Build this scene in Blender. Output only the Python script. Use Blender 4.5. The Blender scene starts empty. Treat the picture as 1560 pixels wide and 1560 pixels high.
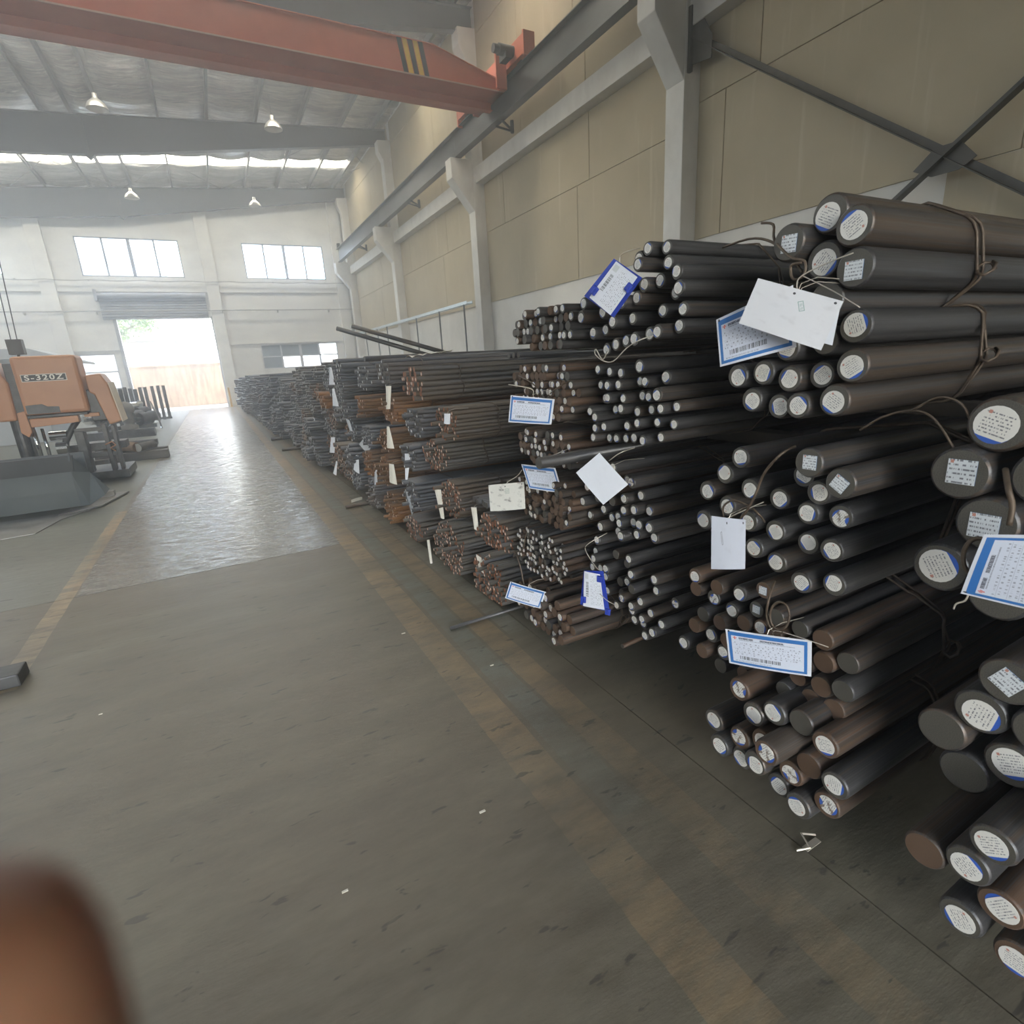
import bpy, bmesh, math, random
from mathutils import Vector, Matrix
random.seed(11)
S = bpy.context.scene
COL = S.collection
PI = math.pi

# ------------------------------------------------------------------ camera
cam_d = bpy.data.cameras.new('camera')
cam = bpy.data.objects.new('camera', cam_d); COL.objects.link(cam)
S.camera = cam
cam_d.sensor_width = 36.0; cam_d.sensor_fit = 'HORIZONTAL'
cam_d.lens = 36.0 * 813.11 / 1560.0
cam_d.clip_start = 0.004; cam_d.clip_end = 400
R_ = [[0.87603266, -0.47912432, -0.05483305], [-0.17851232, -0.21654746, -0.95981277], [0.44799568, 0.85061571, -0.27523223]]
rx, ry, rz = Vector(R_[0]), Vector(R_[1]), Vector(R_[2])
CAMP = Vector((0, 0, 1.6))
M = Matrix(((rx.x, -ry.x, -rz.x), (rx.y, -ry.y, -rz.y), (rx.z, -ry.z, -rz.z))).to_4x4()
M.translation = CAMP
cam.matrix_world = M
cam_d.dof.use_dof = True; cam_d.dof.focus_distance = 3.2; cam_d.dof.aperture_fstop = 7.0

# ------------------------------------------------------------------ world, sun, exposure
W = bpy.data.worlds.new('world'); S.world = W; W.use_nodes = True
nt = W.node_tree; nt.nodes.clear()
wo = nt.nodes.new('ShaderNodeOutputWorld'); bg = nt.nodes.new('ShaderNodeBackground')
sky = nt.nodes.new('ShaderNodeTexSky'); sky.sky_type = 'NISHITA'; sky.sun_disc = False
sky.sun_elevation = math.radians(48); sky.sun_rotation = math.radians(150); sky.dust_density = 3.0; sky.air_density = 1.2
hs = nt.nodes.new('ShaderNodeHueSaturation'); hs.inputs['Saturation'].default_value = 0.5
nt.links.new(sky.outputs[0], hs.inputs['Color']); nt.links.new(hs.outputs[0], bg.inputs[0]); nt.links.new(bg.outputs[0], wo.inputs[0])
bg.inputs[1].default_value = 3.2
sd = bpy.data.lights.new('sun', 'SUN'); sd.energy = 1.4; sd.angle = 0.01; sd.color = (1.0, .95, .86)
sun = bpy.data.objects.new('sun', sd); COL.objects.link(sun)
sun.rotation_euler = Vector((-0.35, 0.62, -0.72)).to_track_quat('-Z', 'Y').to_euler()
S.view_settings.view_transform = 'Standard'; S.view_settings.look = 'None'
S.view_settings.gamma = 1.0; S.view_settings.use_curve_mapping = False
S.view_settings.exposure = 0.50
SKYLIGHT = 9.5
HAZE = 0.015
try:
    S.cycles.use_denoising = True
    S.cycles.volume_step_rate = 1.0
    S.cycles.max_bounces = 8; S.cycles.diffuse_bounces = 4; S.cycles.glossy_bounces = 3
    S.cycles.volume_bounces = 1; S.cycles.transparent_max_bounces = 12
    S.cycles.sample_clamp_indirect = 4.0
    S.cycles.caustics_reflective = False; S.cycles.caustics_refractive = False
except Exception:
    pass

def portal(loc, rot, sx, sy):
    l = bpy.data.lights.new('window_portal', 'AREA'); l.shape = 'RECTANGLE'; l.size = sx; l.size_y = sy
    l.energy = 1.0
    o = bpy.data.objects.new('window_portal', l); COL.objects.link(o); o.location = loc; o.rotation_euler = rot
    l.cycles.is_portal = True
# ------------------------------------------------------------------ geometry helpers
class MB:
    def __init__(s): s.v = []; s.f = []; s.m = []; s.uv = None
    def add(s, vs, fs, m=0):
        b = len(s.v); s.v += [tuple(v) for v in vs]
        for f in fs: s.f.append(tuple(b + i for i in f)); s.m.append(m)
    def box(s, x0, x1, y0, y1, z0, z1, m=0):
        s.add([(x0,y0,z0),(x1,y0,z0),(x1,y1,z0),(x0,y1,z0),(x0,y0,z1),(x1,y0,z1),(x1,y1,z1),(x0,y1,z1)],
              [(0,3,2,1),(4,5,6,7),(0,1,5,4),(1,2,6,5),(2,3,7,6),(3,0,4,7)], m)
    def prism(s, poly, axis, a, b, m=0):
        # poly: 2-D points in the other two axes, extruded from a to b along axis
        n = len(poly)
        def P(p, t):
            if axis == 'x': return (t, p[0], p[1])
            if axis == 'y': return (p[0], t, p[1])
            return (p[0], p[1], t)
        vs = [P(p, a) for p in poly] + [P(p, b) for p in poly]
        fs = [tuple(range(n))[::-1], tuple(range(n, 2*n))] + [(i, (i+1) % n, n+(i+1) % n, n+i) for i in range(n)]
        s.add(vs, fs, m)
    def beam(s, p, q, w, h, m=0, up=(0,0,1)):
        p = Vector(p); q = Vector(q); d = (q-p).normalized(); u = Vector(up)
        if abs(d.dot(u)) > .98: u = Vector((1,0,0))
        a = d.cross(u).normalized() * w/2; b = a.cross(d).normalized() * h/2
        vs = [p-a-b, p+a-b, p+a+b, p-a+b, q-a-b, q+a-b, q+a+b, q-a+b]
        s.add(vs, [(0,3,2,1),(4,5,6,7),(0,1,5,4),(1,2,6,5),(2,3,7,6),(3,0,4,7)], m)
    def cyl(s, p, q, r, n=12, m=0, r2=None, cap=None):
        p = Vector(p); q = Vector(q); d = (q-p).normalized(); u = Vector((0,0,1)) if abs(d.z) < .9 else Vector((1,0,0))
        a = d.cross(u).normalized(); b = d.cross(a).normalized(); r2 = r if r2 is None else r2
        vs = [p + (a*math.cos(t)+b*math.sin(t))*r for t in [2*PI*i/n for i in range(n)]]
        vs += [q + (a*math.cos(t)+b*math.sin(t))*r2 for t in [2*PI*i/n for i in range(n)]]
        s.add(vs, [(i, (i+1) % n, n+(i+1) % n, n+i) for i in range(n)], m)
        bb = len(s.v) - 2*n; c = m if cap is None else cap
        s.f.append(tuple(bb+i for i in range(n))[::-1]); s.m.append(c)
        s.f.append(tuple(bb+n+i for i in range(n))); s.m.append(c)
    def tube(s, pts, r, n=6, m=0, closed=False):
        P = [Vector(p) for p in pts]
        if len(P) < 2: return
        rings = []; prev = None; k = len(P)
        for i, p in enumerate(P):
            if closed: d = (P[(i+1) % k] - P[i-1])
            else: d = P[min(i+1, k-1)] - P[max(i-1, 0)]
            if d.length < 1e-9: d = Vector((1,0,0))
            d.normalize()
            if prev is None:
                u = Vector((0,0,1)) if abs(d.z) < .9 else Vector((1,0,0)); a = d.cross(u).normalized()
            else:
                a = (prev - d*prev.dot(d)); a = a.normalized() if a.length > 1e-6 else d.cross(Vector((0,0,1))).normalized()
            prev = a; b = d.cross(a)
            rings.append([p + (a*math.cos(2*PI*j/n) + b*math.sin(2*PI*j/n))*r for j in range(n)])
        vs = [v for rg in rings for v in rg]; fs = []
        last = k if closed else k-1
        for i in range(last):
            i2 = (i+1) % k
            for j in range(n): fs.append((i*n+j, i*n+(j+1) % n, i2*n+(j+1) % n, i2*n+j))
        if not closed:
            fs.append(tuple(range(n))[::-1]); fs.append(tuple((k-1)*n+j for j in range(n)))
        s.add(vs, fs, m)
    def lathe(s, prof, c, n=20, m=0, axis='z'):
        vs = []; k = len(prof)
        for r, z in prof:
            for j in range(n):
                t = 2*PI*j/n; x, y = r*math.cos(t), r*math.sin(t)
                vs.append((c[0]+x, c[1]+y, c[2]+z) if axis == 'z' else (c[0]+z, c[1]+x, c[2]+y))
        s.add(vs, [(i*n+j, i*n+(j+1) % n, (i+1)*n+(j+1) % n, (i+1)*n+j) for i in range(k-1) for j in range(n)], m)
    def mesh(s, name, mats, smooth=False):
        me = bpy.data.meshes.new(name); me.from_pydata(s.v, [], s.f)
        for m in (mats if isinstance(mats, (list, tuple)) else [mats]): me.materials.append(m)
        me.polygons.foreach_set('material_index', s.m)
        if smooth: me.polygons.foreach_set('use_smooth', [True]*len(me.polygons))
        if s.uv:
            l = me.uv_layers.new(name='UVMap')
            for i, u in enumerate(s.uv): l.data[i].uv = u
        me.update(); return me
    def build(s, name, mats, parent=None, smooth=False, recalc=False, bevel=0, rel=None):
        me = s.mesh(name, mats, smooth)
        if recalc:
            b = bmesh.new(); b.from_mesh(me); bmesh.ops.recalc_face_normals(b, faces=b.faces); b.to_mesh(me); b.free()
        o = bpy.data.objects.new(name, me); COL.objects.link(o)
        if parent is not None:
            o.parent = parent; o.matrix_parent_inverse = Matrix.Translation(-parent.location) if parent.type == 'EMPTY' else Matrix()
        if bevel:
            md = o.modifiers.new('bevel', 'BEVEL'); md.width = bevel; md.segments = 2; md.limit_method = 'ANGLE'
        return o

def tag(o, label=None, cat=None, group=None, kind=None):
    if label: o['label'] = label
    if cat: o['category'] = cat
    if group: o['group'] = group
    if kind: o['kind'] = kind
    return o
def thing(name, loc, label, cat, group=None):
    o = bpy.data.objects.new(name, None); COL.objects.link(o); o.location = loc; o.empty_display_size = .1
    return tag(o, label, cat, group)
def struct(name, mb, mats, **k):
    o = mb.build(name, mats, **k); o['kind'] = 'structure'; return o

# ------------------------------------------------------------------ materials
def mat(name, col=(.5,.5,.5), rough=.6, metal=0.0, emit=None, es=1.0, spec=None):
    m = bpy.data.materials.new(name); m.use_nodes = True
    b = m.node_tree.nodes['Principled BSDF']
    b.inputs['Base Color'].default_value = (*col, 1); b.inputs['Roughness'].default_value = rough; b.inputs['Metallic'].default_value = metal
    if spec is not None: b.inputs['Specular IOR Level'].default_value = spec
    if emit: b.inputs['Emission Color'].default_value = (*emit, 1); b.inputs['Emission Strength'].default_value = es
    return m
class N:
    def __init__(s, m): s.t = m.node_tree; s.b = s.t.nodes['Principled BSDF']
    def n(s, k, **kw):
        x = s.t.nodes.new('ShaderNode'+k)
        for a, b in kw.items():
            if a.startswith('i_'):
                key = a[2:]; key = int(key) if key.isdigit() else key.replace('_', ' ')
                x.inputs[key].default_value = b
            else: setattr(x, a, b)
        return x
    def l(s, a, b): s.t.links.new(a, b)
    def coord(s, kind='Object', scale=(1,1,1)):
        c = s.n('TexCoord'); mp = s.n('Mapping'); mp.inputs['Scale'].default_value = scale
        s.l(c.outputs[kind], mp.inputs[0]); return mp.outputs[0]
    def noise(s, vec, scale, detail=4, rough=.55, dist=0):
        x = s.n('TexNoise'); x.inputs['Scale'].default_value = scale; x.inputs['Detail'].default_value = detail
        x.inputs['Roughness'].default_value = rough; x.inputs['Distortion'].default_value = dist
        s.l(vec, x.inputs['Vector']); return x.outputs['Fac']
    def ramp(s, fac, stops):
        x = s.n('ValToRGB'); e = x.color_ramp.elements
        while len(e) < len(stops): e.new(.5)
        for i, (p, c) in enumerate(stops): e[i].position = p; e[i].color = (*c, 1) if len(c) == 3 else c
        s.l(fac, x.inputs[0]); return x.outputs[0]
    def mix(s, f, a, b, mode='MIX'):
        x = s.n('MixRGB', blend_type=mode)
        for i, v in ((0, f), (1, a), (2, b)):
            if hasattr(v, 'is_linked') or hasattr(v, 'links'): s.l(v, x.inputs[i])
            elif i == 0: x.inputs[0].default_value = v
            else: x.inputs[i].default_value = (*v, 1)
        return x.outputs[0]
    def math(s, op, a, b=0, c=0):
        x = s.n('Math', operation=op)
        for i, v in enumerate((a, b, c)):
            if hasattr(v, 'links'): s.l(v, x.inputs[i])
            else: x.inputs[i].default_value = v
        return x.outputs[0]
    def bump(s, h, st=.3, dist=.01):
        x = s.n('Bump'); x.inputs['Strength'].default_value = st; x.inputs['Distance'].default_value = dist
        s.l(h, x.inputs['Height']); s.l(x.outputs[0], s.b.inputs['Normal'])
    def xyz(s, vec):
        x = s.n('SeparateXYZ'); s.l(vec, x.inputs[0]); return x.outputs
    def color(s, c): s.l(c, s.b.inputs['Base Color'])
    def rough(s, c): s.l(c, s.b.inputs['Roughness'])

def m_mottled(name, a, b, scale=3, rough=.7, metal=0, stretch=(1,1,1), bump=.15, bd=.004, detail=5):
    m = mat(name, a, rough, metal); g = N(m); v = g.coord('Object', stretch)
    f = g.noise(v, scale, detail); g.color(g.ramp(f, [(.35, a), (.65, b)]))
    if bump: g.bump(g.noise(v, scale*6, 3), bump, bd)
    return m

def m_steel(name, dark, mid, rust, rough=.42, rustamt=.5):
    m = mat(name, mid, rough, .35); g = N(m); v = g.coord('Object', (.35, 3, 3))
    oi = g.n('ObjectInfo'); off = g.n('VectorMath', operation='ADD'); g.l(v, off.inputs[0])
    cx = g.n('CombineXYZ'); g.l(g.math('MULTIPLY', oi.outputs['Random'], 37), cx.inputs[0]); g.l(cx.outputs[0], off.inputs[1])
    vv = off.outputs[0]
    n1 = g.noise(vv, 2.2, 5, .6); c1 = g.ramp(n1, [(.3, dark), (.7, mid)])
    sh = g.math('ADD', g.noise(vv, 1.1, 4, .6), g.math('MULTIPLY', g.math('SUBTRACT', oi.outputs['Random'], .5), .35))
    k = g.ramp(sh, [(.60 - rustamt*.25, (0,0,0)), (.78 - rustamt*.2, (1,1,1))])
    g.color(g.mix(g.ramp(g.noise(vv, 4.5, 5, .7), [(.50, (0,0,0)), (.66, (.55,.55,.55))]), g.mix(k, c1, rust), (.115,.118,.128))); g.rough(g.ramp(n1, [(.3, (rough-.1,)*3), (.7, (rough+.14,)*3)]))
    g.bump(g.noise(vv, 14, 3), .2, .002)
    return m
M_BAR = m_steel('mill_scale_steel', (.040,.039,.040), (.088,.083,.078), (.10,.072,.050), .38, .30)
M_BARR = m_steel('rusted_steel', (.050,.040,.033), (.085,.066,.050), (.125,.074,.044), .55, .7)
M_BARF = m_steel('grey_mill_steel', (.075,.076,.08), (.155,.155,.16), (.12,.10,.085), .36, .3)
M_END = m_mottled('sawn_bar_end', (.060,.055,.045), (.105,.094,.074), 25, .55, .2)
M_ENDR = m_mottled('rusty_bar_end', (.125,.066,.033), (.065,.045,.030), 30, .7, 0)
M_WIREM = m_mottled('rusty_binding_wire', (.07,.05,.035), (.13,.095,.065), 20, .55, .4)
M_TIE = mat('pale_tie_wire', (.55,.50,.42), .4, .5)
M_BLUE = mat('blue_plastic', (.02,.045,.32), .35)
M_BLUEP = mat('blue_paper', (.03,.10,.42), .5)

def m_label(name, base=(.72,.69,.62), lines=9.0, dirt=.0, frame=None):
    # printed label: rows of tiny grey marks, uv 0..1
    m = mat(name, base, .55); g = N(m); tc = g.n('TexCoord'); x, y, z = g.xyz(tc.outputs['UV'])
    oi = g.n('ObjectInfo')
    row = g.math('FRACT', g.math('MULTIPLY', y, lines)); on = g.math('MULTIPLY', g.math('GREATER_THAN', row, .35), g.math('LESS_THAN', row, .75))
    cv = g.n('CombineXYZ'); g.l(g.math('MULTIPLY', x, 26.0), cv.inputs[0]); g.l(g.math('ADD', g.math('FLOOR', g.math('MULTIPLY', y, lines)), g.math('MULTIPLY', oi.outputs['Random'], 91)), cv.inputs[1])
    nz = g.n('TexNoise'); nz.inputs['Scale'].default_value = 1.0; nz.inputs['Detail'].default_value = 2; g.l(cv.outputs[0], nz.inputs['Vector'])
    gate = g.math('GREATER_THAN', nz.outputs['Fac'], .50)
    inx = g.math('MULTIPLY', g.math('GREATER_THAN', x, .17), g.math('LESS_THAN', x, .83)); iny = g.math('MULTIPLY', g.math('GREATER_THAN', y, .17), g.math('LESS_THAN', y, .85))
    k = g.math('MULTIPLY', g.math('MULTIPLY', on, gate), g.math('MULTIPLY', inx, iny))
    c = g.mix(g.math('MULTIPLY', k, .85), base, (.10,.10,.11))
    # small red mark in the first row
    red = g.math('MULTIPLY', g.math('LESS_THAN', g.math('ABSOLUTE', g.math('SUBTRACT', x, .25)), .04), g.math('LESS_THAN', g.math('ABSOLUTE', g.math('SUBTRACT', y, .78)), .045))
    c = g.mix(red, c, (.50,.22,.16))
    if dirt:
        d = g.noise(tc.outputs['Object'], 2.3, 4); c = g.mix(g.ramp(d, [(.52, (0,0,0)), (.62, (dirt,)*3)]), c, (.16,.11,.07))
    if frame:
        e = g.math('MAXIMUM', g.math('ABSOLUTE', g.math('SUBTRACT', x, .5)), g.math('ABSOLUTE', g.math('SUBTRACT', y, .5)))
        c = g.mix(g.math('GREATER_THAN', e, .47), c, frame)
    g.color(c); return m
M_LAB = m_label('round_label_paper', lines=11)
M_LABT = m_label('torn_label_paper', dirt=.9)
M_LABS = m_label('square_label_paper', (.66,.68,.68), 8.0, 0, (.10,.24,.48))

def m_tag():
    m = mat('blue_framed_tag', (.7,.72,.76), .35); g = N(m); tc = g.n('TexCoord'); x, y, z = g.xyz(tc.outputs['UV'])
    oi = g.n('ObjectInfo')
    def band(v, a, b): return g.math('MULTIPLY', g.math('GREATER_THAN', v, a), g.math('LESS_THAN', v, b))
    def rect(x0, x1, y0, y1): return g.math('MULTIPLY', band(x, x0, x1), band(y, y0, y1))
    outer = rect(.025, .955, .045, .95); inner = rect(.065, .92, .105, .845)
    c = g.mix(outer, (.66,.67,.70), (.035,.15,.40)); c = g.mix(inner, c, (.62,.65,.72))
    def marks(fx, fy, th, seed):
        cv = g.n('CombineXYZ'); g.l(g.math('MULTIPLY', x, fx), cv.inputs[0]); g.l(g.math('ADD', g.math('FLOOR', g.math('MULTIPLY', y, fy)), seed), cv.inputs[1])
        nz = g.n('TexNoise'); nz.inputs['Scale'].default_value = 1.0; nz.inputs['Detail'].default_value = 2; g.l(cv.outputs[0], nz.inputs['Vector'])
        return g.math('GREATER_THAN', nz.outputs['Fac'], th)
    # header: two groups of characters, darker, with a thin line of small letters beneath
    hd = g.math('ADD', rect(.16, .34, .765, .815), rect(.42, .70, .765, .815)); k = g.math('MULTIPLY', hd, marks(90, 40, .43, 3))
    c = g.mix(g.math('MULTIPLY', k, .85), c, (.05,.05,.07))
    sm = rect(.16, .82, .735, .752); k = g.math('MULTIPLY', sm, marks(120, 1, .47, 9)); c = g.mix(g.math('MULTIPLY', k, .7), c, (.12,.12,.14))
    # text rows and ruled lines
    rows = g.math('FRACT', g.math('MULTIPLY', y, 16)); tr = g.math('MULTIPLY', band(rows, .3, .72), rect(.09, .88, .32, .70))
    k = g.math('MULTIPLY', tr, marks(34, 16, .53, 21)); c = g.mix(g.math('MULTIPLY', k, .62), c, (.10,.10,.12))
    ru = g.math('MULTIPLY', g.math('LESS_THAN', g.math('FRACT', g.math('MULTIPLY', y, 8)), .05), rect(.08, .90, .32, .72)); c = g.mix(g.math('MULTIPLY', ru, .4), c, (.2,.2,.25))
    # bar code
    bc = g.math('MULTIPLY', rect(.16, .66, .19, .285), marks(70, .001, .5, 50)); c = g.mix(g.math('MULTIPLY', bc, .9), c, (.03,.03,.03))
    ft = g.math('MULTIPLY', rect(.10, .55, .125, .15), marks(80, 1, .5, 70)); c = g.mix(g.math('MULTIPLY', ft, .6), c, (.15,.15,.2))
    # red mark in the header
    lg = g.math('ADD', g.math('ADD', rect(.088,.098,.77,.81), rect(.104,.118,.745,.825)), rect(.124,.134,.775,.805)); c = g.mix(lg, c, (.62,.08,.03))
    # punched hole
    dx = g.math('MULTIPLY', g.math('SUBTRACT', x, .04), 2.2); dy = g.math('SUBTRACT', y, .955); hole = g.math('LESS_THAN', g.math('ADD', g.math('MULTIPLY', dx, dx), g.math('MULTIPLY', dy, dy)), .0007)
    c = g.mix(hole, c, (.02,.02,.02))
    g.color(c); return m
M_TAG = m_tag()
def m_sheet(name, base, stamp=0, dirt=0.0, code=False):
    m = mat(name, base, .45); g = N(m); tc = g.n('TexCoord'); x, y, z = g.xyz(tc.outputs['UV'])
    def band(v, a, b): return g.math('MULTIPLY', g.math('GREATER_THAN', v, a), g.math('LESS_THAN', v, b))
    def rect(x, y, x0, x1, y0, y1): return g.math('MULTIPLY', band(x, x0, x1), band(y, y0, y1))
    c = g.mix(g.noise(tc.outputs['UV'], 3, 3), tuple(v*.94 for v in base), base)
    if code:
        cv = g.n('CombineXYZ'); g.l(g.math('MULTIPLY', y, 60), cv.inputs[0]); nz = g.n('TexNoise', i_Scale=1.0); g.l(cv.outputs[0], nz.inputs['Vector'])
        k = g.math('MULTIPLY', rect(x, y, .13, .27, .30, .72), g.math('GREATER_THAN', nz.outputs['Fac'], .5)); c = g.mix(k, c, (.04,.04,.04))
        cv = g.n('CombineXYZ'); g.l(g.math('MULTIPLY', y, 22), cv.inputs[0]); g.l(g.math('FLOOR', g.math('MULTIPLY', x, 16)), cv.inputs[1]); nz = g.n('TexNoise', i_Scale=1.0); g.l(cv.outputs[0], nz.inputs['Vector'])
        fr = g.math('FRACT', g.math('MULTIPLY', x, 16)); k = g.math('MULTIPLY', g.math('MULTIPLY', band(fr, .3, .7), g.math('GREATER_THAN', nz.outputs['Fac'], .52)), rect(x, y, .36, .92, .08, .92))
        c = g.mix(g.math('MULTIPLY', k, .6), c, (.12,.12,.13))
        c = g.mix(g.math('MULTIPLY', rect(x, y, .06, .26, .80, .95), .45), c, (.35,.38,.33))
    if stamp:
        cx, cy, w, h, an, colr = stamp
        ca, sa = math.cos(an), math.sin(an); X = g.math('MULTIPLY', g.math('SUBTRACT', x, cx), 1.6); Y = g.math('SUBTRACT', y, cy)
        u = g.math('ADD', g.math('MULTIPLY', X, ca), g.math('MULTIPLY', Y, sa)); v = g.math('SUBTRACT', g.math('MULTIPLY', Y, ca), g.math('MULTIPLY', X, sa))
        o_ = rect(u, v, -w, w, -h, h); i_ = rect(u, v, -w+.012, w-.012, -h+.012, h-.012); ring = g.math('SUBTRACT', o_, i_)
        cv = g.n('CombineXYZ'); g.l(g.math('MULTIPLY', v, 70), cv.inputs[0]); g.l(g.math('FLOOR', g.math('MULTIPLY', u, 35)), cv.inputs[1]); nz = g.n('TexNoise', i_Scale=1.0); g.l(cv.outputs[0], nz.inputs['Vector'])
        tx = g.math('MULTIPLY', rect(u, v, -w+.022, w-.022, -h+.03, h-.03), g.math('GREATER_THAN', nz.outputs['Fac'], .5))
        c = g.mix(g.math('MULTIPLY', g.math('ADD', ring, g.math('MULTIPLY', tx, .6)), .8), c, colr)
    if dirt:
        d = g.noise(tc.outputs['UV'], 4, 5, .6); c = g.mix(g.ramp(d, [(.54, (0,0,0)), (.66, (dirt,)*3)]), c, (.10,.09,.08))
    for hx, hy in ((.47, .90), (.93, .93)) if stamp else ():
        dx = g.math('MULTIPLY', g.math('SUBTRACT', x, hx), 1.5); dy = g.math('SUBTRACT', y, hy); c = g.mix(g.math('LESS_THAN', g.math('ADD', g.math('MULTIPLY', dx, dx), g.math('MULTIPLY', dy, dy)), .0006), c, (.05,.05,.05))
    g.color(c); return m
M_SH_W = m_sheet('white_card_green_stamp', (.68,.68,.69), (.60,.70,.05,.10,.5,(.05,.22,.16)), .12)
M_SH_P = m_sheet('plain_white_card', (.68,.70,.74), 0, .05)
M_SH_D = m_sheet('smudged_white_card', (.62,.61,.55), (.52,.72,.09,.09,0,(.15,.25,.20)), .75)
M_SH_L = m_sheet('white_card_black_outline', (.64,.66,.72), (.33,.60,.035,.13,.35,(.10,.10,.11)), .08)
M_SH_C = m_sheet('printed_sheet_bar_code', (.66,.68,.72), 0, 0, True)
M_PAPER = m_sheet('old_cream_paper_tag', (.70,.67,.58), 0, .10)
M_PAPERG = m_sheet('grey_paper_tag', (.42,.44,.46), 0, .10)
# ------------------------------------------------------------------ the hall
XR, XL, YF, YB = 7.87, -13.0, 32.4, -9.0
ZR0, ZRS = 10.30, 0.077             # roof sheet height at X = 0 and its slope
def zroof(x): return ZR0 + ZRS * x

def m_floor():
    m = mat('worn_concrete', (.2,.19,.15), .4, 0, spec=.75); g = N(m); c = g.n('TexCoord'); P = c.outputs['Object']; x, y, z = g.xyz(P)
    st = g.n('Mapping'); st.inputs['Scale'].default_value = (.45, 1.4, 1); st.inputs['Rotation'].default_value = (0, 0, .25); g.l(P, st.inputs[0]); V = st.outputs[0]
    big = g.noise(P, .55, 4, .55); med = g.noise(V, 3.0, 6, .65); fin = g.noise(V, 14, 5, .7); sp = g.noise(V, 13, 3, .65, .3)
    base = g.ramp(med, [(.30, (.078,.067,.044)), (.50, (.126,.110,.073)), (.70, (.182,.162,.110))])
    base = g.mix(.35, base, g.ramp(fin, [(.3, (.06,.054,.042)), (.7, (.21,.195,.155))]))
    base = g.mix(g.ramp(big, [(.40, (0,0,0)), (.65, (.5,.5,.5))]), base, (.13,.098,.066))
    # the aisle past the first joint is bare, pale and scuffed
    wob = g.math('MULTIPLY', g.math('SUBTRACT', med, .5), .10)
    far = g.math('MULTIPLY', g.math('GREATER_THAN', y, 5.04), g.math('MULTIPLY', g.math('LESS_THAN', g.math('ADD', x, wob), .80), g.math('GREATER_THAN', g.math('ADD', x, wob), -1.24)))
    pale = g.ramp(fin, [(.37, (.055,.052,.045)), (.46, (.21,.205,.19)), (.7, (.36,.355,.34))])
    base = g.mix(g.math('MULTIPLY', far, .85), base, pale)
    side = g.math('MULTIPLY', g.math('GREATER_THAN', y, 5.04), g.math('GREATER_THAN', .9, x)); side = g.math('MULTIPLY', side, g.math('LESS_THAN', x, -1.3))
    base = g.mix(g.math('MULTIPLY', side, .5), base, (.17,.20,.18))
    # painted lines, worn through by traffic
    wear = g.ramp(g.noise(V, 6, 6, .75), [(.36, (.05,)*3), (.62, (1,1,1))]); wear2 = g.ramp(g.noise(P, 1.1, 3, .5), [(.30, (.35,)*3), (.60, (1,1,1))])
    age = g.ramp(g.math('MULTIPLY', y, .1), [(.12, (.55,)*3), (.35, (1, 1, 1))])
    def stripe(a, b, colr, amt, cur, yy=None):
        s = g.math('MULTIPLY', g.math('GREATER_THAN', g.math('ADD', x, g.math('MULTIPLY', wob, .25)), a), g.math('LESS_THAN', g.math('ADD', x, g.math('MULTIPLY', wob, .25)), b))
        if yy: s = g.math('MULTIPLY', s, g.math('MULTIPLY', g.math('GREATER_THAN', y, yy[0]), g.math('LESS_THAN', y, yy[1])))
        k = g.math('MULTIPLY', g.math('MULTIPLY', s, g.math('MULTIPLY', amt, age)), g.math('MULTIPLY', wear, wear2)); return g.mix(k, cur, colr)
    base = stripe(.79, .96, (.33,.225,.115), .9, base)
    base = stripe(.99, 1.12, (.15,.19,.17), .75, base, (1.2, 40))
    base = stripe(1.14, 1.28, (.30,.21,.115), .85, base)
    base = stripe(1.30, 1.42, (.24,.25,.21), .6, base, (2.6, 40))
    base = stripe(-1.37, -1.25, (.46,.33,.19), .95, base, (3.6, 8.2))
    # scuffs and small black chips
    chips = g.ramp(sp, [(.635, (0,0,0)), (.675, (1,1,1))]); base = g.mix(g.math('MULTIPLY', chips, .7), base, (.035,.032,.028))
    g.color(base)
    rr = g.mix(far, g.ramp(fin, [(.3, (.38,)*3), (.7, (.55,)*3)]), g.ramp(fin, [(.38, (.46,)*3), (.58, (.15,)*3)])); g.rough(rr)
    g.bump(g.math('ADD', g.math('MULTIPLY', fin, .6), g.math('MULTIPLY', med, .8)), .6, .008)
    return m
M_FLOOR = m_floor()
M_JOINT = mat('dark_joint', (.02,.018,.015), .9)
fl = MB(); fl.box(XL-.3, XR+.3, YB-.3, YF+.2, -.25, -.012); floor = struct('floor', fl, M_JOINT)
xs = [XL, -7.2, 1.432, XR]; ys = [YB, -3.0, 5.04, 13.0, 21.0, 29.0, YF+.05]
for i in range(3):
    for j in range(6):
        b = MB(); g_ = .004 if j != 2 or 1 else .01
        b.box(xs[i]+(0 if i == 0 else g_), xs[i+1]-g_, ys[j]+g_, ys[j+1]-g_, -.012, 0.0 if i < 2 else -.004)
        b.build('floor_slab', M_FLOOR, floor)

M_WHITE = m_mottled('white_limewash', (.62,.60,.55), (.72,.70,.65), 1.2, .85, bump=.1)
M_CONC = m_mottled('painted_concrete_column', (.60,.585,.55), (.70,.69,.655), 3, .8, stretch=(1,1,.6))
def m_board():
    m = mat('tan_insulation_board', (.45,.38,.27), .75); g = N(m); P = g.coord('Object', (1, 3.2, .22))
    s = g.noise(P, 2.6, 3, .5); f = g.noise(g.coord('Object'), 1.0, 4)
    oi = g.n('ObjectInfo')
    c = g.ramp(f, [(.3, (.375,.318,.212)), (.7, (.445,.378,.258))])
    c = g.mix(g.ramp(s, [(.60, (0,0,0)), (.74, (.5,.5,.5))]), c, (.54,.48,.37))
    c = g.mix(g.math('MULTIPLY', oi.outputs['Random'], .12), c, (.30,.25,.17))
    g.color(c); g.bump(g.noise(g.coord('Object'), 30, 3), .08, .002); return m
M_BOARD = m_board()
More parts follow.
